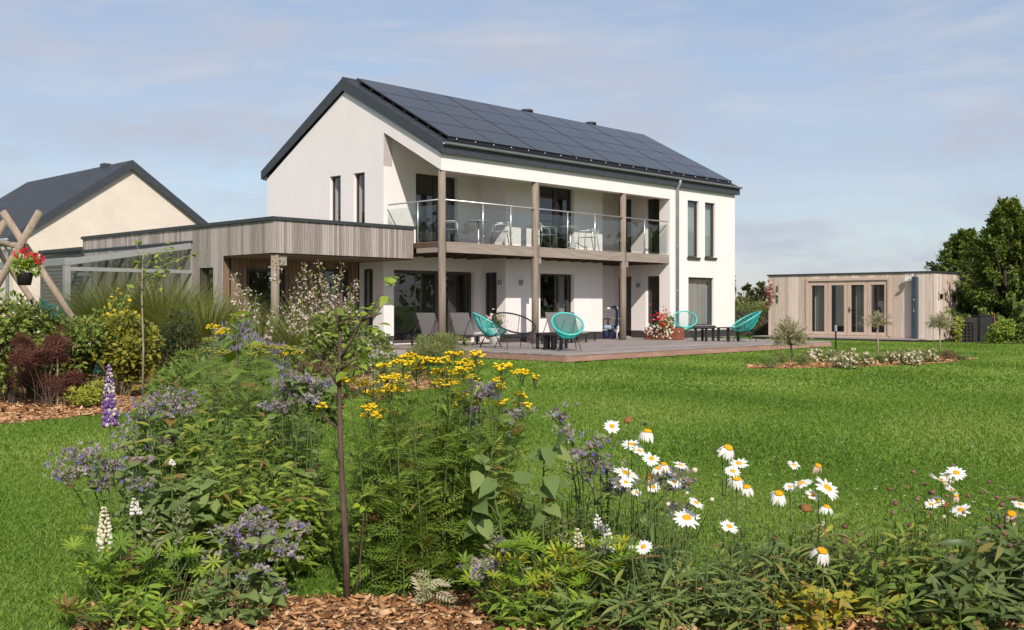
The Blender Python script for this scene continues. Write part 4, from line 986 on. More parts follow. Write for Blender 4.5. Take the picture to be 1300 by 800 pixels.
# ---------------------------------------------------------------- plant builders
def root(name, px, d, label, cat, group=None):
    p = at(px, 388, d); return empty(name, (float(p[0]), d, 0), 0, label, cat, group)
def lump_leaves(f, tp, c, rad, n, size, lumps=14, spread=.36, out=.7, upb=.25, hang=0, zmin=.04):
    c = np.array(c, float); rad = np.array(rad, float)
    L0 = rdir(lumps) * rng.uniform(.35, 1, (lumps, 1)) ** .6 * rad * (1 - spread) + c
    ls = spread * rng.uniform(.65, 1.25, lumps); i = rng.integers(0, lumps, n); dr = rdir(n)
    pos = L0[i] + dr * (ls[i] * rng.uniform(.35, 1, n) ** .5)[:, None] * (rad * .55 + rad.mean() * .45)
    ax = dr * out + rdir(n) * .6 + np.array([0, 0, upb - hang]); up = dr * .6 + rdir(n) * .45 + np.array([0, 0, .9]) + SUNUP * .8
    k_ = pos[:, 2] > zmin; f.add(tp, pos[k_], ax[k_], up[k_], size * rng.uniform(.6, 1.2, int(k_.sum()))); return L0
def shrub(name, label, cat, px, d, w, h, mat, tp, n, size, lumps=14, spread=.34, stem='stem_brown', group=None, dep=None, z0=0.0, flowers=None, **kw):
    r = root(name, px, d, label, cat, group); b = np.array(r.location); f = Fol(); hh = (h - z0) / 2
    L0 = lump_leaves(f, tp, b + (0, 0, z0 + hh * .98), (w / 2, (dep or w * .8) / 2, hh), n, size, lumps, spread, **kw)
    f.build('foliage', LM[mat], r)
    stems(r, [bez(b + rng.normal(size=3) * [.04, .04, 0], b + (q - b) * [.3, .3, .6], q, 4) for q in L0], max(.004, .0065 * h), stem)
    if flowers:
        fm, ft, fn_, fs = flowers; g = Fol(); q = L0[rng.integers(0, len(L0), fn_)] + rdir(fn_) * np.array([w, w * .8, h]) * spread * .55 + [0, -.02, 0]
        q = q[q[:, 2] > .06]; g.add(ft, q, rdir(len(q)) + [0, -.3, .2], rdir(len(q)) * .5 + [0, -.6, .6], fs * rng.uniform(.7, 1.2, len(q))); g.build('flowers', LM[fm], r)
    return r
def grass_clump(name, label, px, d, w, h, mat, n=260, wd=1.0, group=None, cat='ornamental grass', plume=None):
    r = root(name, px, d, label, cat, group); b = np.array(r.location); f = Fol(); a = rng.uniform(0, 2 * math.pi, n); q = rng.random(n) ** .6
    pos = b + np.c_[np.cos(a) * q * w * .16, np.sin(a) * q * w * .16, np.zeros(n)]; ax = np.c_[np.cos(a) * q * w / h * .45, np.sin(a) * q * w / h * .45, np.ones(n)] + rng.normal(size=(n, 3)) * .07
    up = np.c_[-np.cos(a), -np.sin(a), np.full(n, .4)]
    f.add(strap(.016 * wd, 5, .4), pos, ax, up, h * rng.uniform(.6, 1.12, n)); f.build('blades', LM[mat], r); return r
def along(path, u):
    p = np.array(path); x = u * (len(p) - 1); i = np.minimum(x.astype(int), len(p) - 2); w = (x - i)[:, None]; return p[i] * (1 - w) + p[i + 1] * w
def corymb(root_, top, wd, mat='yellow', name='flower_head'):
    """A flat cluster of button flowers on short forking stalks."""
    k = max(10, int(25 * (wd / .085) ** 1.3)); f = Fol(); a = rng.uniform(0, 6.28, k); q = np.sqrt(rng.random(k)) * wd / 2
    P = np.array(top) + np.c_[np.cos(a) * q, np.sin(a) * q, rng.normal(size=k) * .007 - q * q * 2.6]
    f.add((T_BALL[0] * [1, 1, .55], T_BALL[1]), P, np.c_[rng.normal(size=(k, 2)) * .1 + [0, 1], np.zeros(k)], np.c_[rng.normal(size=(k, 2)) * .2, np.ones(k)], rng.uniform(.0145, .0205, k) * (1 if wd > .05 else .85))
    o = f.build(name, LM[mat], root_, smooth=True)
    mb = MB(); b = np.array(top) - [0, 0, .07]
    for p in P[:10]: mb.tube([b, tuple(p * .5 + b * .5 + [0, 0, .006]), p], .0012, 3, cap=False)
    s = mb.build('stalks', M['stem'], o); return o
def tansy(label, heads, d, bx, bw, hmat='yellow', name='tansy', extra=10, leaf='tansy', tp=None, ll=.13, dvar=.3, nl=24, htop=None):
    r = root(name, bx, d, label, 'flowering plant'); b0 = np.array(r.location); paths = []; f = Fol(); tp = tp or T_PIN
    tops = []
    for (px, py, w) in heads:
        dd = d + rng.uniform(-dvar, dvar); t = at(px, py, dd); tops.append((t, w * 1.32 / 1312 * dd))
    tops_all = [t for t, w in tops]
    for i in range(extra):
        px = bx + rng.uniform(-.5, .5) * bw; dd = d + rng.uniform(-dvar, dvar) * 1.2; tops_all.append(at(px, (htop or 560) + rng.uniform(-15, 60), dd))
    for t in tops_all:
        base = b0 + [(t[0] - b0[0]) * .62 + rng.normal() * .03, (t[1] - d) * .9, 0]
        p = bez(base, (base * .5 + t * .5) * [1, 1, .0] + [(base[0] - t[0]) * .12, 0, t[2] * .55], t, 7); paths.append(p)
        k = nl; u = np.sort(rng.uniform(.05, .96, k)); q = along(p, u); a = np.arange(k) * 2.4 + rng.random() * 6
        ax = np.c_[np.cos(a), np.sin(a), rng.uniform(-.1, 1.5, k)]; f.addv(kin(tp), q, ax, np.c_[-np.cos(a) * .3, -np.sin(a) * .3, np.ones(k)] + rng.normal(size=(k, 3)) * .35 + SUNUP * rng.uniform(0, 1.6, (k, 1)), ll * (1.15 - .62 * u) * rng.uniform(.75, 1.2, k))
    stems(r, paths, .0042, 'stem'); f.build('leaves', LM[leaf], r)
    for t, w in tops: corymb(r, t, w, hmat)
    return r
def borage(label, clusters, d, bx, nleaf=26, leafsize=.10, name='borage', dv=.12, low=.0):
    r = root(name, bx, d, label, 'flowering plant'); b0 = np.array(r.location); paths = []; fl = Fol()
    for (px, py, w) in clusters:
        dd = d + rng.uniform(-dv, dv); t = at(px, py, dd); wd = w / 1312 * dd
        base = b0 + [(t[0] - b0[0]) * .35 + rng.normal() * .03, (dd - d) * .6, 0]; p = bez(base, [base[0] * .6 + t[0] * .4, dd, t[2] * .75], t, 6); paths.append(p)
        k = int(30 * max(.6, w / 36)); q = t + rng.normal(size=(k, 3)) * [wd * .34, wd * .26, wd * .17]
        g = Fol(); g.add(T_BURR, q, rdir(k) + [0, 0, -.5], rdir(k), rng.uniform(.013, .021, k)); c = g.build('bud_cluster', LM['mauve'], r)
        for x in q[::12]: paths.append(bez(p[-2], (np.array(p[-1]) + x) / 2 + [0, 0, .012], x, 3))
        m = max(2, k // 14); g = Fol(); q2 = q[:m] + [0, -.025, -.002]; g.add(T_STAR, q2, rdir(m) * [1, .2, 1], rdir(m) * .5 + [0, -1, .3], rng.uniform(.010, .0135, m)); o = g.build('flowers', LM['blue'], r)
        k = 5; u = rng.uniform(.3, .92, k); a = rng.uniform(0, 6.28, k); fl.add(T_OV, along(p, u), np.c_[np.cos(a), np.sin(a), rng.uniform(0, .7, k)], (0, 0, 1), leafsize * rng.uniform(.35, .6, k))
    a = rng.uniform(0, 6.28, nleaf); P = np.array([along(paths[i % len(paths)], np.array([rng.uniform(.08, .62)]))[0] for i in range(nleaf)])
    fl.addv(kin(T_BIG), P, np.c_[np.cos(a), np.sin(a) - .25, rng.uniform(-.2, .8, nleaf)], np.c_[rng.normal(size=(nleaf, 2)) * .35, np.ones(nleaf)] + SUNUP, leafsize * rng.uniform(.35, .85, nleaf))
    fl.build('leaves', LM['borage'], r); stems(r, paths, .0042, 'stem'); return r
def palm_leaves(f, pos, axis, up, size): f.addv(kin(T_PALM), pos, axis, up + rng.normal(size=(len(pos), 3)) * .25, size)
def spike(r, px, py0, py1, d, wpx, mat, kind='flower', base=None, name=None):
    """Upright spike from py0 (top) to py1, florets or pods in whorls."""
    t, b = at(px, py0, d), at(px + 2, py1, d); Ls = t[2] - b[2]; w = wpx / 1312 * d; g = Fol()
    n = max(5, int(Ls / (.014 if kind == 'flower' else .030)))
    for i in range(n):
        u = i / (n - 1); k = 8 if kind == 'flower' else 4; a = np.arange(k) * 2 * math.pi / k + i * .6 + rng.normal(size=k) * .15
        rad = w / 2 * (1 - .72 * u ** 1.5); c = b + (t - b) * u + rng.normal(size=(k, 3)) * [.001, .001, .003]; dr = np.c_[np.cos(a), np.sin(a), np.full(k, .35 if kind == 'flower' else .75)]
        if kind == 'flower':
            g.add((T_BALL[0] * [.62, 1, .8], T_BALL[1]), c + dr * rad * [.66, .66, .2], dr, (0, 0, 1), rad * rng.uniform(.5, .8, k) + .003, np.clip(rng.random(k) * .85 + (.15 if i % 2 else 0), 0, 1) if mat == 'purplewhite' else None)
            if mat == 'purplewhite': g.add((T_BALL[0] * [.9, .35, .9], T_BALL[1]), c + dr * rad * [.5, .5, .2] + [0, 0, .006], dr, (0, 0, 1), rad * .5, rng.uniform(.74, 1, k))
        else: g.add((T_BALL[0] * [.42, 1.2, .34] + [0, .6, 0], T_BALL[1]), c + rng.normal(size=(k, 3)) * .004, dr + rng.normal(size=(k, 3)) * .25, (0, 0, 1), rad * rng.uniform(.7, 1.15, k))
    if kind == 'flower': g.add(T_OCT, [t], (0, 1, 0), (0, 0, 1), .012, .95)
    g.build(name or ('flower_spike' if kind == 'flower' else 'seed_spike'), LM[mat], r, smooth=True); return b, t
def lupin(label, spikes, d, bx, nleaf, leafsize=.055, lmat='lupin', lh=.3, wide=.22, name='lupin'):
    r = root(name, bx, d, label, 'flowering plant'); b0 = np.array(r.location); paths = []; f = Fol()
    for (px, y0, y1, w, mat, kind) in spikes:
        b, t = spike(r, px, y0, y1, d + rng.uniform(-.06, .06), w, mat, kind); paths.append(bez(b0 + [(b[0] - b0[0]) * .5, 0, 0], b * [1, 1, .5], b * .5 + t * .5, 5) + [tuple(t - [0, 0, .01])])
    a = rng.uniform(0, 6.28, nleaf); q = np.sqrt(rng.random(nleaf)) * wide; tip = b0 + np.c_[np.cos(a) * q, np.sin(a) * q * .7, lh * rng.uniform(.35, 1.1, nleaf)]
    for t in tip: paths.append(bez(b0 + [(t[0] - b0[0]) * .3, (t[1] - b0[1]) * .3, 0], b0 * .4 + t * .6 - [0, 0, .03], t, 3))
    palm_leaves(f, tip, np.c_[np.cos(a), np.sin(a), np.zeros(nleaf)], np.c_[np.cos(a) * .5, np.sin(a) * .5 - .35, np.ones(nleaf)], leafsize * rng.uniform(.75, 1.25, nleaf))
    f.build('leaves', LM[lmat], r); stems(r, paths, .0036, 'stem'); return r
PETALS = {}
def petal_mesh(kind, droop, pink):
    k_ = (kind, pink)
    if k_ not in PETALS:
        f = Fol(); v, t = blade(.40, 4, droop, -.25, .62, .7); f.add((v, t), [(0, 0, 0)], (0, 1, 0), (0, 0, 1), 1.0, .5)
        PETALS[k_] = f.mesh('petal', LM['petalpink' if pink else 'petal'], True)
    return PETALS[k_]
def daisy(label, flowers, d, bx, nl=14, buds=(), group=None, name='shasta_daisy', leafmat_='darkleaf'):
    """flowers: (px, py, width in px, state) with state 'flat', 'droop', 'pink', 'head'."""
    r = root(name, bx, d, label, 'daisy', group); b0 = np.array(r.location); paths = []; f = Fol()
    for (px, py, w, st) in flowers:
        dd = d + rng.uniform(-.1, .1); t = at(px, py, dd); D = w * 1.06 / 1312 * dd; dc = D * (.31 if st == 'flat' else .38 if st in ('droop', 'pink') else .95)
        nrm = Vector((.12 + rng.normal() * .26, -.45 + rng.normal() * .2, .85)).normalized() if st == 'flat' else Vector((.1 + rng.normal() * .16, -.40 + rng.normal() * .12, .9)).normalized()
        base = b0 + [(t[0] - b0[0]) * .7 + rng.normal() * .015, (dd - d) * .8, 0]; p = bez(base, base * .4 + t * .6 - [0, 0, t[2] * .1], t - np.array(nrm) * .008, 7); paths.append(p)
        # domed disc
        mb = MB(); k = 14; prof = [(1.0, -.10), (1.0, .05), (.8, .22), (.45, .32), (0.02, .36)]; hgt = {'flat': .6, 'droop': 1.0, 'pink': 1.1, 'head': 1.3}[st]
        mb.tube([(0, 0, z * dc / 2 * hgt) for q, z in prof], [q * dc / 2 for q, z in prof], k)
        fo = mb.build('flower', LM['disc' if st != 'head' else 'brownhead'], None, True)
        at_ = fo.data.attributes.new('rnd', 'FLOAT', 'POINT'); at_.data.foreach_set('value', rng.random(len(fo.data.vertices)).astype(np.float32))
        fo.parent = r; fo.location = Vector(t) - r.location; fo.rotation_mode = 'QUATERNION'; fo.rotation_quaternion = nrm.to_track_quat('Z', 'Y')
        if st == 'head': continue
        n = int(rng.integers(18, 24)) if st == 'flat' else int(rng.integers(14, 19)); Lp = D / 2 - dc * .35
        if st in ('droop', 'pink'): Lp *= 1.12
        for i in range(n):
            if rng.random() < .06: continue
            dk = {'flat': (0, .10), 'droop': (1, .55), 'pink': (2, .8)}[st]
            o = bpy.data.objects.new('petal', petal_mesh(dk[0], dk[1], st == 'pink')); COL.objects.link(o); o.parent = fo
            a = 2 * math.pi * i / n + rng.normal() * .06; o.location = (-math.sin(a) * dc * .36, math.cos(a) * dc * .36, rng.uniform(-.002, .001))
            dr = {'flat': rng.normal() * .12 + .02, 'droop': -.55 + rng.normal() * .13, 'pink': -.75 + rng.normal() * .2}[st]
            o.rotation_euler = Matrix.Rotation(a, 3, 'Z').to_4x4().to_3x3().__matmul__(Matrix.Rotation(dr, 3, 'X')).to_euler(); q = Lp * rng.uniform(.88, 1.06); o.scale = (q * 1.12 * rng.uniform(.85, 1.15), q, q)
    g = Fol()
    for (px, py, w) in buds:
        t = at(px, py, d); base = b0 + [(t[0] - b0[0]) * .7, 0, 0]; paths.append(bez(base, base * .4 + t * .6, t, 6)); g.add((T_BALL[0], T_BALL[1]), [t], (0, 1, 0), (0, 0, 1), w / 1312 * d)
    g.build('buds', LM['cream'], r)
    for p in paths:
        u = rng.uniform(.05, .6, nl // 2); a = rng.uniform(0, 6.28, nl // 2); f.add(T_STRAP, along(p, u), np.c_[np.cos(a), np.sin(a), rng.uniform(.2, 1.0, nl // 2)], np.c_[-np.cos(a) * .4, -np.sin(a) * .4, np.ones(nl // 2)], (.10 - .07 * u) * rng.uniform(.7, 1.2, nl // 2))
    f.build('leaves', LM[leafmat_], r); stems(r, paths, .0036, 'stem'); return r
def leafy_clump(name, label, cat, bx, d, wpx, h, mat, tp, nst, nl, size, lean=.35, group=None, seed_heads=0, stem='stem', upr=.5):
    r = root(name, bx, d, label, cat, group); b0 = np.array(r.location); f = Fol(); paths = []; w = wpx / 1312 * d; tips = []
    for i in range(nst):
        x = rng.uniform(-.5, .5) * w; y = rng.uniform(-.25, .25) * min(w, .7); hh = h * rng.uniform(.55, 1.05); base = b0 + [x * .8, y, 0]; t = b0 + [x * 1.1 + rng.normal() * .05, y + rng.normal() * .05, hh]
        p = bez(base, base * .5 + t * .5 + [0, 0, hh * .1], t, 5); paths.append(p); tips.append(t); u = np.linspace(.08, 1, nl); a = np.arange(nl) * 2.4 + rng.random() * 6.28
        f.addv(kin(tp), along(p, u), np.c_[np.cos(a), np.sin(a), rng.uniform(-.2, upr * 2, nl)], np.c_[-np.cos(a) * lean, -np.sin(a) * lean, np.ones(nl)] + rng.normal(size=(nl, 3)) * .25 + SUNUP * .9, size * (1.1 - .45 * u) * rng.uniform(.7, 1.25, nl))
    f.build('leaves', LM[mat], r); stems(r, paths, .0035, stem)
    if seed_heads:
        g = Fol()
        for t in tips[:seed_heads]: g.add((T_BALL[0] * [1, 1, .8], T_BALL[1]), [t + [0, 0, .05]], (0, 1, 0), (0, 0, 1), rng.uniform(.018, .028)); paths.append([tuple(t), tuple(t + [0, 0, .05])])
        g.build('seed_heads', LM['spent'], r)
    return r
def sapling(name, label, pts, d, rad, branches, leaves, mat, tp, size, bark='bark', cat='young tree', stake=None):
    """pts, branches: pixel paths of trunk and twigs; leaves: (px, py, count, spread px)."""
    W_ = [at(px, py, d) for px, py in pts]; r = root(name, pts[0][0], d, label, cat); W_[0][2] = -.01
    kid(MB().tube(W_, [rad * (1 - .55 * i / (len(W_) - 1)) for i in range(len(W_))], 8).build('trunk', M[bark], None, True), r)
    for br in branches:
        q = [at(px, py, d + rng.uniform(-.12, .05) * (i > 0) * (d / 5)) for i, (px, py) in enumerate(br)]
        kid(MB().tube(q, [rad * .45 * (1 - .6 * i / (len(q) - 1)) for i in range(len(q))], 6).build('branch', M[bark], None, True), r)
    f = Fol()
    for (px, py, n, sp) in leaves:
        c = at(px, py, d); q = c + rng.normal(size=(n, 3)) * sp / 1312 * d * [1, .8, .8]; a = rng.uniform(0, 6.28, n)
        f.add(tp, q, np.c_[np.cos(a), np.sin(a) * .8, rng.uniform(-.7, .5, n)], np.c_[rng.normal(size=(n, 2)) * .5 + [0, -.35], np.ones(n)], size * rng.uniform(.6, 1.2, n))
    f.build('leaves', LM[mat], r); return r
# ================================================================ FRONT BED
# tansy in full flower, centre
heads = [(441, 482, 18), (463, 486, 20), (478, 496, 28), (491, 480, 20), (508, 476, 24), (510, 486, 16), (496, 491, 18), (509, 494, 15), (466, 516, 18), (471, 526, 22), (485, 520, 13), (488, 462, 18),
    (511, 459, 20), (520, 450, 20), (529, 455, 22), (543, 456, 20), (528, 465, 24), (564, 457, 20), (575, 449, 20), (606, 448, 16), (589, 458, 18), (602, 460, 18), (590, 467, 18), (552, 472, 20), (568, 470, 22),
    (582, 473, 18), (567, 483, 30), (598, 478, 18), (638, 464, 20), (663, 471, 22), (679, 479, 9), (630, 482, 16), (633, 490, 14), (590, 510, 28), (586, 501, 13), (575, 494, 10), (611, 509, 10), (636, 510, 16), (661, 501, 13), (664, 513, 18), (410, 515, 14)]
tansy('tall tansy with bright yellow button clusters in the middle of the front bed', heads, 4.75, 558, 205, extra=56, nl=40, ll=.135, dvar=.34, htop=545)
tansy('ferny tansy with greenish unopened clusters left of the thin tree trunk', [(300, 402, 12), (316, 440, 16), (330, 438, 18), (343, 440, 18), (358, 441, 15), (366, 443, 12), (372, 445, 16), (283, 446, 16), (265, 431, 12), (262, 444, 10), (352, 452, 12), (290, 470, 9), (325, 495, 10), (348, 508, 8), (270, 495, 14), (322, 450, 12), (338, 447, 12)],
      6.6, 320, 150, 'greenyellow', 'tansy', 34, 'fern', T_PIN, .17, .5, 22, 500)
tansy('tansy with two gold clusters below the bright sapling leaves', [(271, 414, 14), (281, 421, 16), (285, 418, 12), (372, 446, 20), (364, 448, 14)], 7.6, 290, 90, 'yellow', 'tansy', 12, 'fern', T_PIN, .16, .4, 20, 470)
# thin young tree with the dark trunk
sapling('young_tree', 'thin young tree with dark straight trunk and few heart shaped leaves in the front bed', [(441, 765), (439, 690), (434, 610), (431, 520), (431, 450), (433, 372)], 4.35, .0155,
    [[(433, 455), (446, 432), (458, 408), (474, 392), (486, 362)], [(432, 470), (445, 460), (462, 450), (478, 440)], [(431, 490), (418, 472), (404, 452), (388, 436)], [(432, 548), (424, 540), (408, 527)], [(432, 420), (427, 402), (425, 380)], [(458, 408), (470, 402), (484, 398)]],
    [(488, 360, 4, 4), (484, 378, 4, 6), (476, 392, 3, 5), (462, 400, 4, 6), (470, 424, 6, 9), (456, 440, 7, 9), (448, 452, 5, 8), (440, 400, 4, 8), (428, 392, 4, 7), (424, 420, 4, 7), (430, 440, 3, 6), (416, 460, 3, 6), (396, 440, 3, 5), (486, 418, 3, 6), (436, 470, 3, 6), (452, 462, 4, 7), (500, 356, 2, 3)], 'sapling', T_OV, .055)
sapling('twiggy_seedling', 'thin red stemmed seedling beside the foot of the young tree', [(449, 765), (455, 735), (459, 690), (462, 650), (464, 640)], 4.38, .005, [], [(463, 645, 4, 4), (459, 670, 3, 4), (462, 690, 3, 4), (458, 735, 3, 5), (436, 752, 6, 7), (430, 756, 4, 6)], 'lime', T_OV, .035, 'bark', 'seedling')
# borage
borage('borage with mauve bud clusters low in front, left of the tree foot', [(327, 650, 26), (336, 672, 34), (341, 683, 34), (288, 677, 34), (308, 689, 38), (279, 710, 34), (366, 697, 36), (380, 668, 28), (317, 737, 40), (290, 734, 30), (332, 722, 20), (350, 743, 24), (318, 665, 24), (300, 700, 22)], 4.3, 315, 60, .125)
borage('sprawling borage leaning out over the lawn on the left', [(89, 593, 40), (98, 578, 38), (116, 576, 36), (126, 614, 24), (143, 606, 30), (157, 594, 26), (171, 585, 26), (174, 617, 34), (78, 604, 30), (132, 590, 26)], 4.5, 175, 30, .11)
borage('borage in the left middle, behind the purple lupin', [(207, 508, 40), (222, 500, 38), (234, 514, 34), (221, 521, 34), (220, 549, 26), (180, 535, 40), (195, 522, 34), (166, 552, 30), (180, 512, 32), (205, 560, 26), (160, 566, 26)], 5.4, 205, 46, .13)
borage('borage with blue stars just left of the upper trunk', [(357, 490, 26), (373, 496, 28), (346, 513, 26), (358, 518, 26), (387, 479, 24), (402, 501, 30), (366, 477, 26), (384, 508, 24), (395, 488, 22), (412, 484, 20)], 5.2, 375, 56, .14)
borage('single tall borage at the right edge of the tansy', [(610, 492, 26), (604, 503, 24), (598, 540, 22), (601, 520, 16), (645, 530, 34), (620, 498, 22)], 4.65, 622, 16, .13)
borage('borage among the white daisies', [(735, 575, 30), (760, 560, 30), (770, 592, 28), (725, 552, 24), (706, 525, 34), (775, 612, 28), (742, 600, 26), (850, 602, 38), (862, 612, 30), (790, 620, 24), (752, 582, 26), (842, 612, 26), (856, 644, 26)], 4.7, 762, 40, .10)
borage('borage drooping one mauve cluster over the bark in front of the tansy', [(612, 722, 34), (622, 716, 30), (634, 690, 20)], 4.15, 626, 14, .10)
# big bent stem with rough leaves
sapling('rough_stem', 'thick pale green bent stem with large rough leaves right of the tansy', [(645, 745), (638, 690), (634, 660), (627, 630), (618, 600), (611, 575)], 4.3, .0085, [[(634, 660), (625, 645), (612, 632)], [(618, 600), (630, 590), (640, 585)]],
    [(608, 636, 4, 7), (690, 655, 1, 2), (622, 590, 5, 9), (640, 612, 4, 8), (605, 660, 3, 7), (600, 722, 3, 6)], 'borage', T_BIG, .095, 'stem', 'plant')
sapling('big_leaf_stem', 'upright plant with broad pale rounded leaves in front of the lawn', [(688, 740), (690, 700), (689, 640), (690, 590), (697, 560)], 4.45, .006, [[(690, 660), (686, 650)], [(690, 600), (706, 590)]], [(688, 652, 3, 6), (703, 610, 3, 7), (680, 618, 3, 8), (696, 580, 4, 8), (702, 565, 4, 8), (712, 640, 3, 8)], 'borage', T_BIG, .095, 'stem', 'plant')
# lupins
lupin('tall lupin with a purple and white spike on the left', [(138, 466, 540, 21, 'purplewhite', 'flower')], 4.35, 150, 14, .05, wide=.15)
lupin('short lupin with a creamy white spike at the lower left', [(132, 645, 708, 26, 'cream', 'flower')], 4.2, 150, 46, .062, 'lupin', .27, .24)
lupin('seeding lupin with a small white tip above grey pods', [(170, 634, 652, 16, 'whiteflower', 'flower'), (172, 690, 728, 26, 'pod', 'pod'), (192, 640, 712, 30, 'pod', 'pod')], 4.22, 185, 30, .06, 'lupin', .22, .2)
lupin('seeding lupin with twin pod spikes beside the low borage', [(231, 632, 670, 26, 'pod', 'pod'), (224, 640, 690, 20, 'pod', 'pod'), (217, 584, 590, 9, 'whiteflower', 'flower')], 4.3, 222, 20, .055, 'lupin', .24, .2)
lupin('lime leaved lupin with pale green pod spikes in the lower centre', [(657, 682, 724, 30, 'pod', 'pod'), (627, 672, 700, 24, 'pod', 'pod'), (715, 655, 690, 20, 'pod', 'pod')], 4.15, 690, 58, .066, 'lime', .30, .34)
lupin('low lupin with four white flower tips between lime leaves and daisies', [(758, 655, 672, 15, 'whiteflower', 'flower'), (769, 668, 700, 22, 'whiteflower', 'flower'), (733, 672, 693, 16, 'cream', 'flower'), (751, 690, 705, 12, 'cream', 'flower')], 4.2, 745, 44, .058, 'lime', .26, .26)
lupin('small lupin with seven fingered leaves on the bark at the lower left edge', [], 4.0, 140, 22, .07, 'lupin', .12, .2)
# daisies
daisy('tall ox-eye daisies, the topmost and leftmost group', [(777, 541, 22, 'flat'), (822, 547, 29, 'droop'), (802, 564, 26, 'flat'), (797, 533, 11, 'head'), (827, 582, 22, 'flat'), (795, 600, 36, 'flat'), (812, 572, 20, 'flat'), (787, 612, 22, 'flat'), (806, 606, 18, 'droop')], 4.35, 815, 10)
daisy('ox-eye daisies with one fading salmon flower in the middle of the left group', [(843, 589, 20, 'droop'), (835, 594, 18, 'droop'), (825, 605, 21, 'pink'), (864, 590, 20, 'flat'), (808, 625, 14, 'flat'), (848, 596, 14, 'flat'), (856, 612, 20, 'flat'), (829, 618, 18, 'flat')], 4.4, 835, 10, [(882, 597, 8), (872, 626, 5)])
daisy('ox-eye daisies low in the left group, one with a big flat flower', [(884, 638, 22, 'flat'), (872, 657, 35, 'flat'), (817, 694, 22, 'flat'), (926, 668, 24, 'flat'), (795, 612, 18, 'flat')], 3.98, 868, 8, [(801, 695, 7), (904, 634, 6), (848, 640, 6)])
daisy('four tall ox-eye daisies leaning above the middle of the lawn', [(925, 568, 30, 'droop'), (938, 588, 25, 'flat'), (935, 607, 28, 'droop'), (948, 618, 24, 'droop'), (930, 598, 20, 'flat'), (918, 575, 18, 'flat')], 4.3, 918, 10)
daisy('ox-eye daisies right of centre, five heads in a loose ring', [(1008, 590, 18, 'flat'), (1039, 591, 22, 'pink'), (1017, 613, 30, 'flat'), (989, 626, 29, 'droop'), (1051, 619, 36, 'flat'), (1050, 643, 22, 'droop'), (1023, 645, 16, 'head'), (1003, 618, 18, 'flat'), (1032, 628, 20, 'flat')], 4.25, 1025, 10, [(1044, 665, 8), (959, 735, 6), (962, 750, 6)])
daisy('single low ox-eye daisy with petals hanging from a domed disc', [(1044, 699, 34, 'droop')], 3.78, 1052, 4)
daisy('ox-eye daisies on the far right, tight bunch above spent heads', [(1196, 611, 36, 'flat'), (1214, 600, 26, 'flat'), (1190, 635, 18, 'flat'), (1220, 647, 26, 'flat'), (1205, 605, 24, 'flat'), (1182, 640, 18, 'flat'), (1208, 622, 20, 'flat'), (1214, 629, 16, 'pink'), (1199, 640, 12, 'head')], 4.3, 1212, 10, [(1198, 656, 6)])
daisy('ox-eye daisies cut by the right picture edge, one withered', [(1295, 640, 22, 'flat'), (1284, 652, 26, 'pink'), (1289, 690, 17, 'droop')], 4.25, 1290, 8)
# bumblebee on the second daisy
bee = empty('bumblebee', tuple(at(819, 540, 4.3)), R(30), 'dark bumblebee sitting on the topmost drooping daisy', 'insect')
MB().blob((0, 0, .004), (.009, .006, .006), 8, 6).build('body', M['black'], bee, True); MB().blob((.009, 0, .005), (.004, .004, .004), 6, 5).build('head', M['terracotta'], bee, True)
for y in (-1, 1): MB().hexa([(.002, .003 * y, .0092), (-.006, .012 * y, .012), (-.011, .009 * y, .012), (-.004, .002 * y, .0095), (.002, .003 * y, .0097), (-.006, .012 * y, .0125), (-.011, .009 * y, .0125), (-.004, .002 * y, .01)]).build('wing', M['pane'], bee)
# dark strap leaves round the daisy stems, one clump each
for i, (bx, d, wpx, h, lab) in enumerate([(800, 4.15, 90, .30, 'dark strap leaved clump under the leftmost daisies'), (880, 4.05, 110, .30, 'dark strap leaved clump below the big flat daisy'), (965, 4.05, 110, .32, 'dark strap leaved clump under the four leaning daisies')]):
    leafy_clump('daisy_foliage', lab, 'foliage plant', bx, d, wpx, h, 'bluegreen', T_STRAP, 19, 11, .125, .4, 'strap leaved clumps under the daisies', upr=.8)
leafy_clump('daisy_foliage', 'dark strap leaved clump left of the lone low daisy', 'foliage plant', 1015, 4.15, 80, .38, 'bluegreen', T_STRAP, 20, 11, .12, .4, 'strap leaved clumps under the daisies', upr=.8)
leafy_clump('phlox', 'leafy stems with mid green oval leaves and brown spent heads, right of the lone daisy', 'leafy perennial', 1115, 4.15, 150, .40, 'phlox', T_LANCE, 24, 15, .095, .3, None, 11)
leafy_clump('phlox', 'sparse taller leafy stems with dark seed heads below the right hand daisies', 'leafy perennial', 1185, 4.35, 120, .52, 'phlox', T_LANCE, 14, 13, .075, .3, None, 14)
leafy_clump('coneflower_foliage', 'dark lance leaved clump filling the lower right corner', 'leafy perennial', 1255, 4.1, 160, .40, 'darkleaf', T_LANCE, 26, 13, .14, .45, None, 5)
leafy_clump('coneflower_foliage', 'grey green leafy stems at the right picture edge', 'leafy perennial', 1295, 4.3, 80, .5, 'bluegreen', T_LANCE, 14, 13, .10, .45, None, 5)
leafy_clump('yellow_leaved_plant', 'low plant with yellow and orange leaves at the bottom, right of centre', 'foliage plant', 1025, 3.95, 85, .21, 'yellowleaf', T_OV, 16, 12, .055, .3)
leafy_clump('wild_strawberry', 'low green leaves at the foot of the tansy on the bark', 'ground plant', 650, 4.15, 70, .12, 'lupin', T_OV, 12, 6, .05, .3)
leafy_clump('dry_fern', 'tan dried fern frond on the bark below the tansy', 'ground plant', 548, 4.3, 26, .13, 'willow', T_PIN_LO, 4, 4, .13, .3)
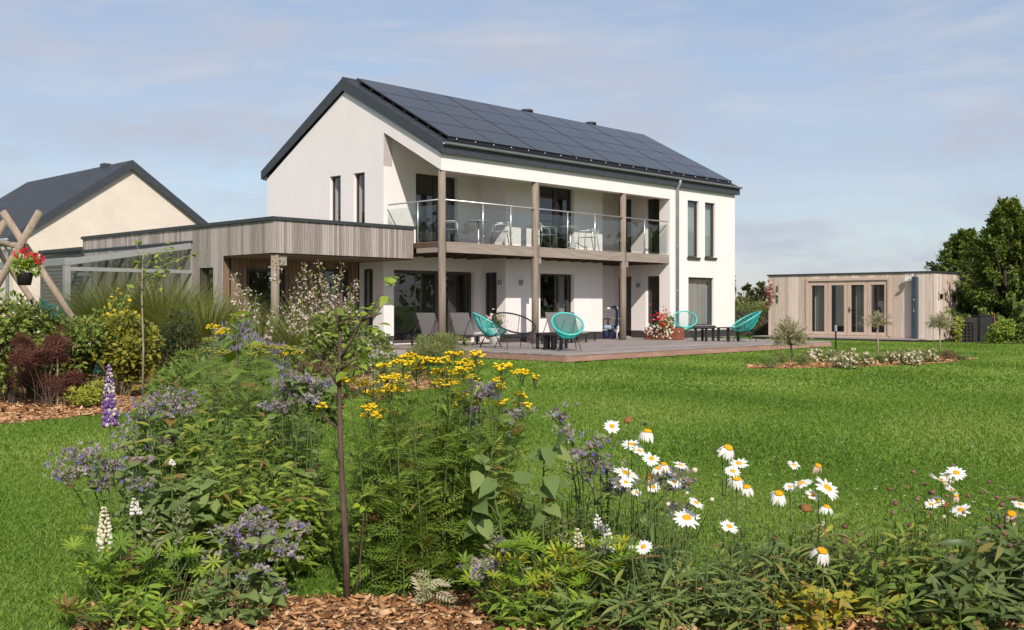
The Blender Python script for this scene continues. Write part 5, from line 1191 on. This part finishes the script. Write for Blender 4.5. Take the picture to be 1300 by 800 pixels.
for bx, d, w, h, lab in ((700, 5.0, 120, .38, 'thin wispy weeds between the tansy and the daisies'), (815, 4.7, 130, .34, 'thin wispy weeds behind the leftmost daisies'), (985, 4.55, 130, .26, 'thin wispy weeds behind the centre daisies'), (1130, 4.6, 160, .26, 'thin wispy weeds behind the leafy stems on the right')):
    leafy_clump('weeds', lab, 'weeds', bx, d, w, h, 'weed', T_NARROW, 80, 14, .06, .3, 'wispy weeds in the front bed')
for bx, d, w, h, m_, lab in ((250, 4.9, 150, .50, 'filler', 'leafy green perennial behind the seeding lupins'), (330, 5.2, 150, .62, 'fern', 'feathery green perennial behind the low borage'), (265, 5.9, 150, .80, 'filler', 'taller green perennial at the back of the front bed'), (378, 5.0, 40, .36, 'fern', 'feathery green perennial left of the trunk foot')):
    leafy_clump('leafy_perennial', lab, 'leafy perennial', bx, d, w, h, m_, T_PIN if m_ == 'fern' else T_LANCE, 30, 18, .13 if m_ == 'fern' else .10, .3)
for bx, d, w, h, m_, tp, nst, sz, lab in ((760, 3.9, 120, .2, 'bluegreen', T_STRAP, 11, .11, 'strap leaves creeping over the bark under the white lupin tips'), (870, 3.86, 130, .2, 'bluegreen', T_STRAP, 13, .11, 'strap leaves along the bottom edge left of the yellow leaved plant'), (960, 3.86, 90, .2, 'darkleaf', T_STRAP, 10, .11, 'dark strap leaves hard against the yellow leaved plant'),
        (1180, 3.88, 130, .24, 'phlox', T_LANCE, 13, .09, 'mid green oval leaved stems along the bottom edge on the right'), (1265, 3.85, 130, .24, 'darkleaf', T_LANCE, 12, .13, 'broad dark lance leaves in the bottom right corner'), (205, 3.95, 130, .16, 'lupin', T_LANCE, 16, .08, 'low lance leaves on the bark under the seeding lupins'), (290, 4.05, 90, .2, 'borage', T_BIG, 12, .07, 'rough grey green leaves at the foot of the low borage'), (690, 3.98, 120, .16, 'lupin', T_LANCE, 20, .08, 'low lance leaves below the lime leaved lupin')):
    leafy_clump('edge_foliage', lab, 'foliage plant', bx, d, w, h, m_, tp, nst, 9, sz, .4, 'foliage along the front edge of the bed', upr=.8)
for bx, d, w, h, m_, tp, sz, lab in ((240, 5.6, 130, .72, 'lupin', T_OV, .085, 'light green broad leaved perennial behind the sprawling borage'), (300, 6.2, 140, .92, 'fern', T_PIN, .15, 'tall feathery perennial in the thick of the front bed'), (345, 5.9, 100, .78, 'fern', T_PIN, .14, 'feathery perennial just left of the young tree'), (275, 5.2, 120, .66, 'phlox', T_LANCE, .10, 'mid green lance leaved perennial in the middle of the left clump'), (352, 5.4, 80, .66, 'sapling', T_LANCE, .085, 'fresh green lance leaved perennial behind the young tree'), (520, 5.0, 120, .62, 'fern', T_PIN, .12, 'feathery growth low among the yellow tansy stems'), (600, 4.9, 110, .6, 'phlox', T_LANCE, .08, 'narrow leaved growth at the right flank of the tansy'), (335, 4.75, 130, .5, 'sapling', T_LANCE, .09, 'fresh green lance leaved perennial above the low borage'), (225, 4.7, 100, .45, 'borage', T_BIG, .11, 'rough grey green leaved plant behind the twin pod spikes')):
    leafy_clump('leafy_perennial', lab, 'leafy perennial', bx, d, w, h, m_, tp, 44, 20, sz, .3)
grass_clump('grass_tuft', 'green grass tuft on the bark left of the lime leaved lupin', 672, 4.05, .28, .22, 'weed', 60, .35, None, 'grass tuft')
grass_clump('grass_tuft', 'long grass tuft at the foot of the dark strap leaves', 915, 3.95, .4, .24, 'weed', 80, .4, None, 'grass tuft')

# ================================================================ LEFT BEDS
for px, d, w, h, lab in ((-22, 13.2, 1.9, 1.55, 'dark green viburnum cut by the left picture edge'), (40, 13.6, 1.7, 1.50, 'dark green viburnum behind the red maple'), (100, 13.9, 1.5, 1.42, 'dark green viburnum between maple and yellow shrub')):
    shrub('viburnum', lab, 'shrub', px, d, w, h, 'viburnum', T_OV_LO, 3600, .085, 26, .34, group='dark viburnums in the left bed', flowers=('whiteflower', T_STAR, 10, .035))
shrub('viburnum', 'pale leaved twigs reaching up beneath the hanging flower basket', 'shrub', 15, 12.9, 1.1, 1.5, 'viburnum', T_OV_LO, 1000, .08, 16, .3, 'bark_dark', z0=.2, flowers=('cream', T_STAR, 12, .03))
shrub('japanese_maple', 'low dark red lace leaved maple on a thin stake', 'shrub', 60, 12.5, 1.3, .86, 'maple', star(7, .09), 560, .10, 9, .2, 'bark', z0=.06, hang=.5)
shrub('japanese_maple', 'small red maple tuft above the low one', 'shrub', 52, 12.8, 1.0, 1.2, 'maple', star(7, .09), 170, .09, 9, .16, 'bark', z0=.55, hang=.4)
kid(MB().tube([at(73, 515, 12.6), at(73, 452, 12.6)], .010, 6).build('stake', M['log'], None), bpy.data.objects['japanese_maple'])
shrub('variegated_shrub', 'tall shrub with yellow edged leaves in the left bed', 'shrub', 160, 13.9, 1.15, 1.30, 'variegated', T_OV_LO, 2300, .085, 24, .30)
shrub('variegated_shrub', 'narrow shrub with gold flower tufts at the top of the yellow edged one', 'shrub', 158, 15.6, 1.0, 1.62, 'fern', T_LANCE_LO, 1500, .09, 16, .3, flowers=('yellow', T_STAR, 300, .032))
shrub('golden_groundcover', 'low lime yellow cushion beside the maple', 'shrub', 112, 12.5, .62, .36, 'limelow', T_OV_LO, 900, .05, 10, .36)
shrub('golden_groundcover', 'lime green sprig at the foot of the staked sapling', 'shrub', 212, 13.4, .6, .45, 'lupin', T_OV_LO, 500, .07, 8, .36)
sapling('young_tree', 'slim sapling with pale trunk standing in the left bed before the tall grasses', [(181, 503), (182, 440), (180, 380), (181, 330), (184, 318)], 13.4, .015, [[(181, 345), (200, 328), (216, 312)], [(181, 356), (212, 335), (246, 322)], [(181, 340), (176, 322), (172, 300)], [(181, 370), (195, 352), (208, 345)], [(181, 390), (168, 376), (160, 360)]],
    [(216, 312, 8, 5), (206, 322, 10, 6), (200, 338, 12, 8), (246, 324, 9, 5), (232, 330, 7, 5), (174, 304, 7, 4), (176, 330, 12, 7), (182, 350, 14, 8), (208, 346, 10, 6), (214, 332, 8, 5), (166, 372, 8, 6), (196, 358, 10, 7), (186, 325, 8, 6)], 'sapling', T_OV_LO, .085, 'paletrunk')
for px, d, w, h, lab in ((148, 19.5, 1.8, 2.05, 'tall green grass fountain left of the sapling'), (205, 20.0, 1.9, 2.1, 'tall green grass fountain right of the sapling'), (262, 18.6, 1.5, 1.75, 'tall green grass fountain against the timber wall')):
    grass_clump('miscanthus', lab, px, d, w, h, 'miscanthus', 2600, .36, 'tall grasses before the timber annex')
grass_clump('miscanthus', 'upright grass tuft behind the pink mallow', 386, 17.5, 1.3, 1.55, 'miscanthus', 700, .6); grass_clump('miscanthus', 'grass tuft left of the porch post', 330, 18.2, 1.1, 1.35, 'miscanthus', 500, .6)
shrub('dark_shrub', 'dense dark fine leaved shrub right of the sapling', 'shrub', 228, 14.6, 1.35, 1.35, 'darkshrub', T_LANCE_LO, 3600, .065, 26, .32)
shrub('dark_shrub', 'dark leafy shrub low before the grasses, right of the first', 'shrub', 262, 13.2, 1.1, .95, 'filler', T_LANCE_LO, 2200, .075, 16, .32)
shrub('leafy_perennial', 'feathery green clump in the left bed under the purple sage', 'leafy perennial', 318, 11.5, 1.2, .85, 'fern', T_PIN_LO, 700, .16, 14, .34)
shrub('leafy_perennial', 'leafy green clump behind the borage in the left bed', 'leafy perennial', 245, 11.0, 1.1, .72, 'filler', T_LANCE_LO, 1400, .10, 14, .34)
shrub('leafy_perennial', 'leafy green clump below the copper shrub', 'leafy perennial', 400, 10.5, 1.0, .62, 'filler', T_OV_LO, 1100, .09, 14, .34)
sapling('young_tree', 'sapling with a crown of bright green big leaves before the grey sage', [(301, 560), (303, 500), (302, 450), (304, 418)], 7.4, .008, [], [(304, 410, 7, 8), (296, 418, 3, 6), (312, 432, 4, 9), (298, 446, 3, 9), (320, 430, 2, 5)], 'sapling', T_OV, .13)
shrub('purple_sage', 'purple flowering sage behind the green tansy heads', 'flowering plant', 335, 14.5, 1.15, .82, 'sage', T_NARROW, 1600, .12, 18, .3, 'stem', upb=1.0)
shrub('purple_sage', 'greyish lavender spires before the timber wall', 'flowering plant', 300, 15.5, 1.0, 1.15, 'russian', T_NARROW, 1100, .13, 18, .3, 'stem', upb=1.2)
mal = shrub('pink_mallow', 'tall shrub with spires of pale pink flowers in front of the porch', 'flowering shrub', 424, 13.6, 1.15, 1.45, 'mallow', T_OV_LO, 2300, .075, 20, .32, flowers=('pink', T_STAR, 40, .03))
mal2 = shrub('pink_mallow', 'narrow spire of pale pink flowers left of the porch post', 'flowering shrub', 318, 13.0, .5, 1.2, 'mallow', T_OV_LO, 520, .06, 9, .34)
def spires(rt, d, lst):
    g = Fol(); lf = Fol(); ps = []
    for (x0, y0, x1, y1) in lst:
        a, b = at(x0, y0, d), at(x1, y1, d); ps.append([tuple(b), tuple(a * .5 + b * .5), tuple(a)]); n = int(12 + abs(y1 - y0) * .5); u = rng.random(n); q = a + (b - a) * u[:, None] + rng.normal(size=(n, 3)) * .035
        g.add(T_STAR, q, rdir(n) + [0, -.3, 0], rdir(n) * .5 + [0, -.8, .5], rng.uniform(.015, .025, n) * (.7 + .5 * u)); q = a + (b - a) * u[:, None] + rng.normal(size=(n, 3)) * .04; lf.add(T_OV_LO, q, rdir(n), rdir(n) + [0, 0, 1], .045)
    g.build('flower_spires', LM['pink'], rt); lf.build('spire_leaves', LM['mallow'], rt); stems(rt, ps, .008, 'stem_brown', 'spire_stem')
spires(mal, 13.5, [(404, 330, 412, 400), (385, 340, 396, 400), (376, 352, 388, 410), (367, 372, 382, 420), (395, 352, 405, 410), (426, 350, 420, 400), (434, 338, 426, 395), (412, 355, 415, 410), (446, 362, 434, 405), (454, 356, 440, 400), (380, 385, 390, 430), (418, 370, 420, 420), (448, 375, 440, 415), (356, 385, 376, 425), (400, 372, 404, 420), (428, 372, 424, 410)])
spires(mal2, 12.9, [(298, 350, 305, 395), (304, 372, 312, 412), (312, 366, 318, 400), (324, 376, 326, 412), (345, 396, 340, 430), (350, 330, 352, 360)])
shrub('white_flower_bush', 'leafy bush with tiny white flowers before the white corner wall', 'shrub', 484, 14.2, .8, 1.0, 'mallow', T_OV_LO, 800, .06, 14, .34, flowers=('whiteflower', T_STAR, 40, .03))
shrub('copper_shrub', 'small brown red shrub in front of the pink mallow', 'shrub', 402, 11.4, .62, .72, 'copper', T_LANCE_LO, 1100, .05, 12, .34, 'bark', z0=.25)
shrub('feathery_bush', 'feathery green bush at the edge of the deck under the first post', 'shrub', 556, 21.2, 1.5, .66, 'tamarisk', T_NARROW, 3600, .11, 20, .3, upb=.8)
grass_clump('blue_fescue', 'blue grey grass tuft behind the yellow tansy', 472, 13.5, .9, .52, 'fescue', 240, .7); grass_clump('blue_fescue', 'second blue grey grass tuft closer to the feathery bush', 500, 15.5, .8, .5, 'fescue', 200, .7)
grass_clump('dry_grass', 'tawny dry grass tuft by the grey pot', 436, 17.2, .7, .95, 'willow', 120, .9)
shrub('deck_plant', 'dark potted plant between the two left loungers', 'plant', 574, 25.8, .55, .58, 'darkshrub', T_LANCE_LO, 420, .08, 8, .36, z0=.2)
# hanging basket of red geraniums on the swing frame
hb = empty('hanging_basket', tuple(at(31, 352, 12.85)), 0, 'black hanging basket with red geraniums on the log frame', 'hanging basket')
MB().lathe([(.0, -.10), (.075, -.10), (.105, .05), (.11, .06), (.095, .06), (.09, .03), (0, .03)], 14).build('basket', M['black'], hb, True)
for i in range(3):
    a = 2.1 * i; MB().tube([(.1 * math.cos(a), .1 * math.sin(a), .06), (0, 0, .42)], .004, 4).build('chain', M['black'], hb)
g = Fol(); lump_leaves(g, T_OV_LO, np.array(hb.location) + [0, 0, .17], (.26, .2, .16), 520, .055, 10, .4); g.build('foliage', LM['sapling'], hb)
for x, y in ((28, 320), (36, 324), (43, 326), (47, 332), (53, 328), (20, 324), (32, 318), (45, 322)):
    q = at(x, y, 12.75) + rng.normal(size=(12, 3)) * .018; g = Fol(); g.add(T_STAR, q, rdir(12), rdir(12) * .5 + [0, -1, .4], .023); g.build('flower_head', LM['geranium'], hb)

# ================================================================ DECK PLANTS
g = Fol(); c = HW(8.95, -.55, .62); lump_leaves(g, T_OV_LO, c, (.35, .55, .36), 700, .10, 14, .4); g.build('foliage', LM['filler'], pt1, True)
for n_ in [o for o in bpy.data.objects if o.parent == pt1 and o.name.startswith('foliage')]: n_.location = (0, 0, 0)
def into(o, rt):  # world-coordinate mesh under a rotated thing
    o.parent = rt; o.matrix_parent_inverse = (Matrix.Translation(rt.location) @ rt.rotation_euler.to_matrix().to_4x4()).inverted(); o.location = (0, 0, 0)
for o in list(bpy.data.objects):
    if o.parent == pt1 and o.name.startswith('foliage'): into(o, pt1)
for px, py, m, nn, sp in ((833, 400, 'geranium', 26, 5), (840, 404, 'geranium', 22, 4), (848, 399, 'geranium', 12, 4), (842, 412, 'geranium', 20, 4), (846, 402, 'cream', 16, 4), (828, 416, 'whiteflower', 34, 6), (850, 420, 'cream', 40, 6), (822, 418, 'whiteflower', 16, 4)):
    q = at(px, py, 32.0) + rng.normal(size=(nn, 3)) * sp / 1312 * 32 * .85; g = Fol(); g.add(T_STAR, q, rdir(nn), rdir(nn) * .6 + [0, -1, .4], .04); into(g.build('flower_head', LM[m], None), pt1)
fp = empty('flower_pot', tuple(at(628, 388, 28.4) * [1, 1, 0] + [0, 0, .18]), 0, 'pot of pink and white flowers behind the teal chair and loveseat', 'flower pot')
MB().lathe([(.0, 0), (.13, 0), (.18, .42), (.19, .45), (.16, .45), (.15, .40), (0, .40)], 14).build('pot', M['white'], fp, True)
g = Fol(); lump_leaves(g, T_OV_LO, np.array(fp.location) + [0, 0, .62], (.28, .25, .22), 260, .08, 8, .4); g.build('foliage', LM['filler'], fp)
q = np.array(fp.location) + [0, -.05, .68] + rng.normal(size=(60, 3)) * [.16, .14, .11]; g = Fol(); g.add(T_STAR, q, rdir(60), rdir(60) * .6 + [0, -1, .4], .05); g.build('flowers', LM['pink'], fp)
q = HW(S1 - .1, .72, 1.72); g = Fol(); p_ = np.array(q) + rng.normal(size=(150, 3)) * [.07, .09, .17]; g.add(T_STAR, p_, rdir(150), rdir(150) * .6 + [0, -1, .3], .085); into(g.build('flowers', LM['redwhite' ] if 'redwhite' in LM else M['redwhite'], None), wr)

# ================================================================ ROUND BED ON THE LAWN
def standard(px, d, crown, lab, n=900):
    r = root('standard_willow', px, d, lab, 'small tree', 'standard willows in the lawn bed'); b = np.array(r.location); cx, y0, y1, w = crown; top, bot = at(cx, y0, d), at(cx, y1, d); c = (top + bot) / 2; fk = bot - [0, 0, .05]
    kid(MB().tube([tuple(b), tuple((b + fk) / 2 + [.012, 0, 0]), tuple(fk)], [.024, .021, .02], 8).build('trunk', M['paletrunk'], None, True), r)
    ww = w / 1312 * d; k = int(n / 15); dr = rdir(k); dr[:, 2] = np.abs(dr[:, 2]) * .9 - .12; f = Fol(); ps = []
    for i in range(k):
        e = bot + dr[i] * [ww / 2, ww / 2, (top - bot)[2]] * rng.uniform(.55, 1.08); m_ = bot * .6 + e * .4 + [0, 0, .12]; p = bez(fk, m_, e, 4); ps.append(p); u = rng.uniform(.3, 1, 15); q = along(p, u)
        f.add(T_NARROW, q, np.tile(dr[i], (15, 1)) + rng.normal(size=(15, 3)) * .6, rdir(15) + [0, 0, .6], rng.uniform(.07, .12, 15))
    f.build('crown', LM['willow'], r); stems(r, ps, .006, 'stem_brown', 'twig'); return r
standard(1006, 22.2, (1004, 392, 436, 58), 'standard willow with the fullest round crown, at the left end of the lawn bed', 2600)
standard(1114, 24.1, (1114, 389, 414, 46), 'standard willow with a sparse crown, before the garden room doors', 620)
standard(1193, 26.4, (1193, 387, 416, 44), 'standard willow with a flat topped crown, at the right end of the lawn bed', 1400)
ORD = 'first second third fourth fifth sixth seventh eighth ninth tenth eleventh twelfth thirteenth fourteenth'.split()
ros = sorted([(1025, 457, 22), (1040, 454, 24), (1056, 457, 22), (1068, 462, 26), (1084, 464, 26), (1100, 460, 20), (1076, 455, 22), (1128, 456, 22), (1142, 454, 22), (1156, 455, 24), (1170, 456, 24), (1184, 456, 18), (1148, 459, 20), (1160, 459, 20)])
for i, (px, py, w) in enumerate(ros):
    d = 1640 / (py + 6 - 388); ww = w / 1312 * d
    shrub('rose_bush', ORD[i] + ' bush of creamy roses counted from the left end of the lawn bed', 'rose bush', px, d, ww * 1.25, .34, 'rose', T_OV_LO, 330, .05, 8, .42, group='creamy rose bushes in the round bed', flowers=('roseflower', T_STAR, 40, .038))
for px, py, w, h, m_, lab in ((978, 466, 40, .28, 'bluegreen', 'grey green herb at the left end of the lawn bed'), (990, 463, 26, .34, 'bluegreen', 'taller grey green herb beside the first standard willow'), (1018, 463, 30, .26, 'bluegreen', 'grey green herb right of the first standard willow'), (1205, 456, 34, .22, 'copper', 'low brownish plant right of the last standard willow'), (1222, 456, 18, .14, 'bluegreen', 'tiny plant at the right tip of the lawn bed'), (1120, 460, 24, .2, 'tamarisk', 'low green plant at the foot of the middle standard willow')):
    d = 1640 / (py + 3 - 388); shrub('herb', lab, 'plant', px, d, w / 1312 * d, h, m_, T_NARROW, 500, .08, 9, .36, upb=.6)

# ================================================================ RIGHT EDGE AND DISTANCE
def big_tree(label, px, d, h, w, n, trunk_r, mat='tree', lumps=60, zlow=.2, size=.12, cat='tree', peak=1.0, name='broadleaf_tree', bark='bark_dark'):
    r = root(name, px, d, label, cat); b = np.array(r.location); f = Fol(); tips = []
    for i in range(lumps):
        u = rng.random() ** .8; z = zlow + (h - zlow) * u; rr = w / 2 * (1 - u ** 1.7 * peak) * rng.uniform(.45, 1.08); a = rng.uniform(0, 6.28); tips.append(b + [math.cos(a) * rr, math.sin(a) * rr, z])
    tips = np.array(tips); i = rng.integers(0, lumps, n); dr = rdir(n); u = rng.uniform(.3, 1.1, (n, 1)) ** .7; hub = b * [1, 1, 0] + np.c_[np.zeros((lumps, 2)), np.maximum(.1, tips[:, 2] - .22 * h * rng.uniform(.3, 1.2, lumps))]
    q = hub[i] + (tips[i] - hub[i]) * u + dr * (.13 - .07 * np.clip(u, 0, 1)) * w * .55 * rng.uniform(.2, 1, (n, 1))
    rad = q - b - [0, 0, h * .4]; ax = unit(rad) * .7 + rdir(n) * .6 - [0, 0, .15]; f.add(T_OV_LO, q, ax, rdir(n) * .5 + [0, -.1, 1] + unit(rad) * .4, size * rng.uniform(.55, 1.25, n)); f.build('crown', LM[mat], r)
    kid(MB().tube([tuple(b), tuple(b + [.05, 0, h * .3]), tuple(b + [0, .05, h * .62]), tuple(b + [0, 0, h * .93])], [trunk_r, trunk_r * .75, trunk_r * .4, trunk_r * .1], 8).build('trunk', M[bark], None, True), r)
    stems(r, [bez(b + [0, 0, h * rng.uniform(.08, .45)], b * .5 + t * .5 + [0, 0, .1], t, 4) for t in tips[: lumps // 2 + 6]], trunk_r * .3, bark, 'limb'); return r
big_tree('dense dark green tree rising behind the garden room at the right edge', 1280, 36.0, 4.85, 4.3, 40000, .14, lumps=260, size=.15, peak=.90)
big_tree('second dark tree cut by the right picture edge', 1330, 37.0, 4.7, 4.6, 34000, .14, lumps=230, size=.15, peak=.86)
big_tree('dark tree spreading over the garden room roof from behind', 1226, 41.0, 4.15, 4.4, 24000, .10, lumps=180, size=.15, zlow=1.0, peak=.92)
shrub('golden_bush', 'small yellow green bush against the garden room corner', 'shrub', 1217, 34.3, .5, .95, 'limelow', T_OV_LO, 420, .09, 10, .34)
shrub('leafy_bush', 'mid green bush at the foot of the dark tree', 'shrub', 1276, 33.0, 1.1, .95, 'sapling', T_OV_LO, 800, .10, 14, .34)
shrub('leafy_bush', 'light green bush at the right edge under the trees', 'shrub', 1300, 33.0, 1.0, .75, 'mallow', T_OV_LO, 700, .10, 12, .34)
shrub('leafy_bush', 'low light bush right of the box bin', 'shrub', 1259, 33.2, .7, .5, 'sapling', T_OV_LO, 400, .09, 10, .34)
# clipped hedge behind the lawn, between house and garden room
hg = empty('hedge', (9.6, 44, 0), 0, 'clipped dark green hedge between the house and the garden room', 'hedge'); f = Fol(); n = 9000
P = rng.uniform([-2.6, -.45, 0], [2.4, .45, 1.25], (n, 3)); k_ = (np.abs(P[:, 1]) > .3) | (P[:, 2] > 1.05); P = P[k_] + rng.normal(size=(int(k_.sum()), 3)) * .03 + np.array(hg.location); k = len(P)
f.add(T_OV_LO, P, rdir(k) + [0, -.4, .2], rdir(k) * .6 + [0, -.5, .8], rng.uniform(.06, .11, k)); f.build('foliage', LM['hedge'], hg); MB().box(-2.5, 2.3, -.25, .25, 0, 1.0).build('inner_branches', M['bark_dark'], hg)
big_tree('narrow dark poplar close to the house corner', 929, 62, 3.0, .8, 2200, .1, 'far', 40, .1, .16, peak=.6, name='poplar')
shrub('leafy_bush', 'rough dark bush behind the hedge', 'shrub', 948, 58, 2.6, 1.8, 'hedge', T_OV_LO, 1500, .16, 18, .34); shrub('leafy_bush', 'rough olive bush behind the hedge near the garden room', 'shrub', 974, 56, 2.4, 1.7, 'rose', T_OV_LO, 1200, .16, 16, .34)
for px, d, h, w, lab in ((947, 150, 4.3, 3.2, 'distant round tree on the skyline'), (966, 140, 4.4, 2.6, 'distant tall tree on the skyline'), (977, 150, 4.1, 3.0, 'distant tree touching the garden room roof'), (957, 170, 3.4, 3.5, 'distant low tree between two taller ones')):
    r_ = big_tree(lab, px, d, h, w, 1400, .2, 'far', 26, .6, .4, 'tree', .6, 'distant_tree'); r_.location.z = 0

# woods beyond the garden on both sides: they stand outside the frame and show only as reflections in the panes
def wood(x, y, w, h, n, ang):
    f = Fol(); k = 40; c, s_ = math.cos(ang), math.sin(ang); q = np.c_[rng.uniform(-w / 2, w / 2, k), rng.uniform(-3, 3, k), h * rng.uniform(.1, .8, k)]
    i = rng.integers(0, k, n); P = q[i] + rdir(n) * rng.uniform(.3, 1, (n, 1)) * [w * .07, 2.6, h * .22]; P = P[P[:, 2] > 0]; n = len(P)
    P = np.c_[x + P[:, 0] * c - P[:, 1] * s_, y + P[:, 0] * s_ + P[:, 1] * c, P[:, 2]]; f.add(T_OV_LO, P, rdir(n), rdir(n) + [0, 0, .8], rng.uniform(.5, .9, n)); tag(f.build('distant_wood', LM['hedge']), kind='stuff')
wood(48, 34, 60, 7.5, 9000, R(90)); wood(-52, 30, 60, 9, 9000, R(90))
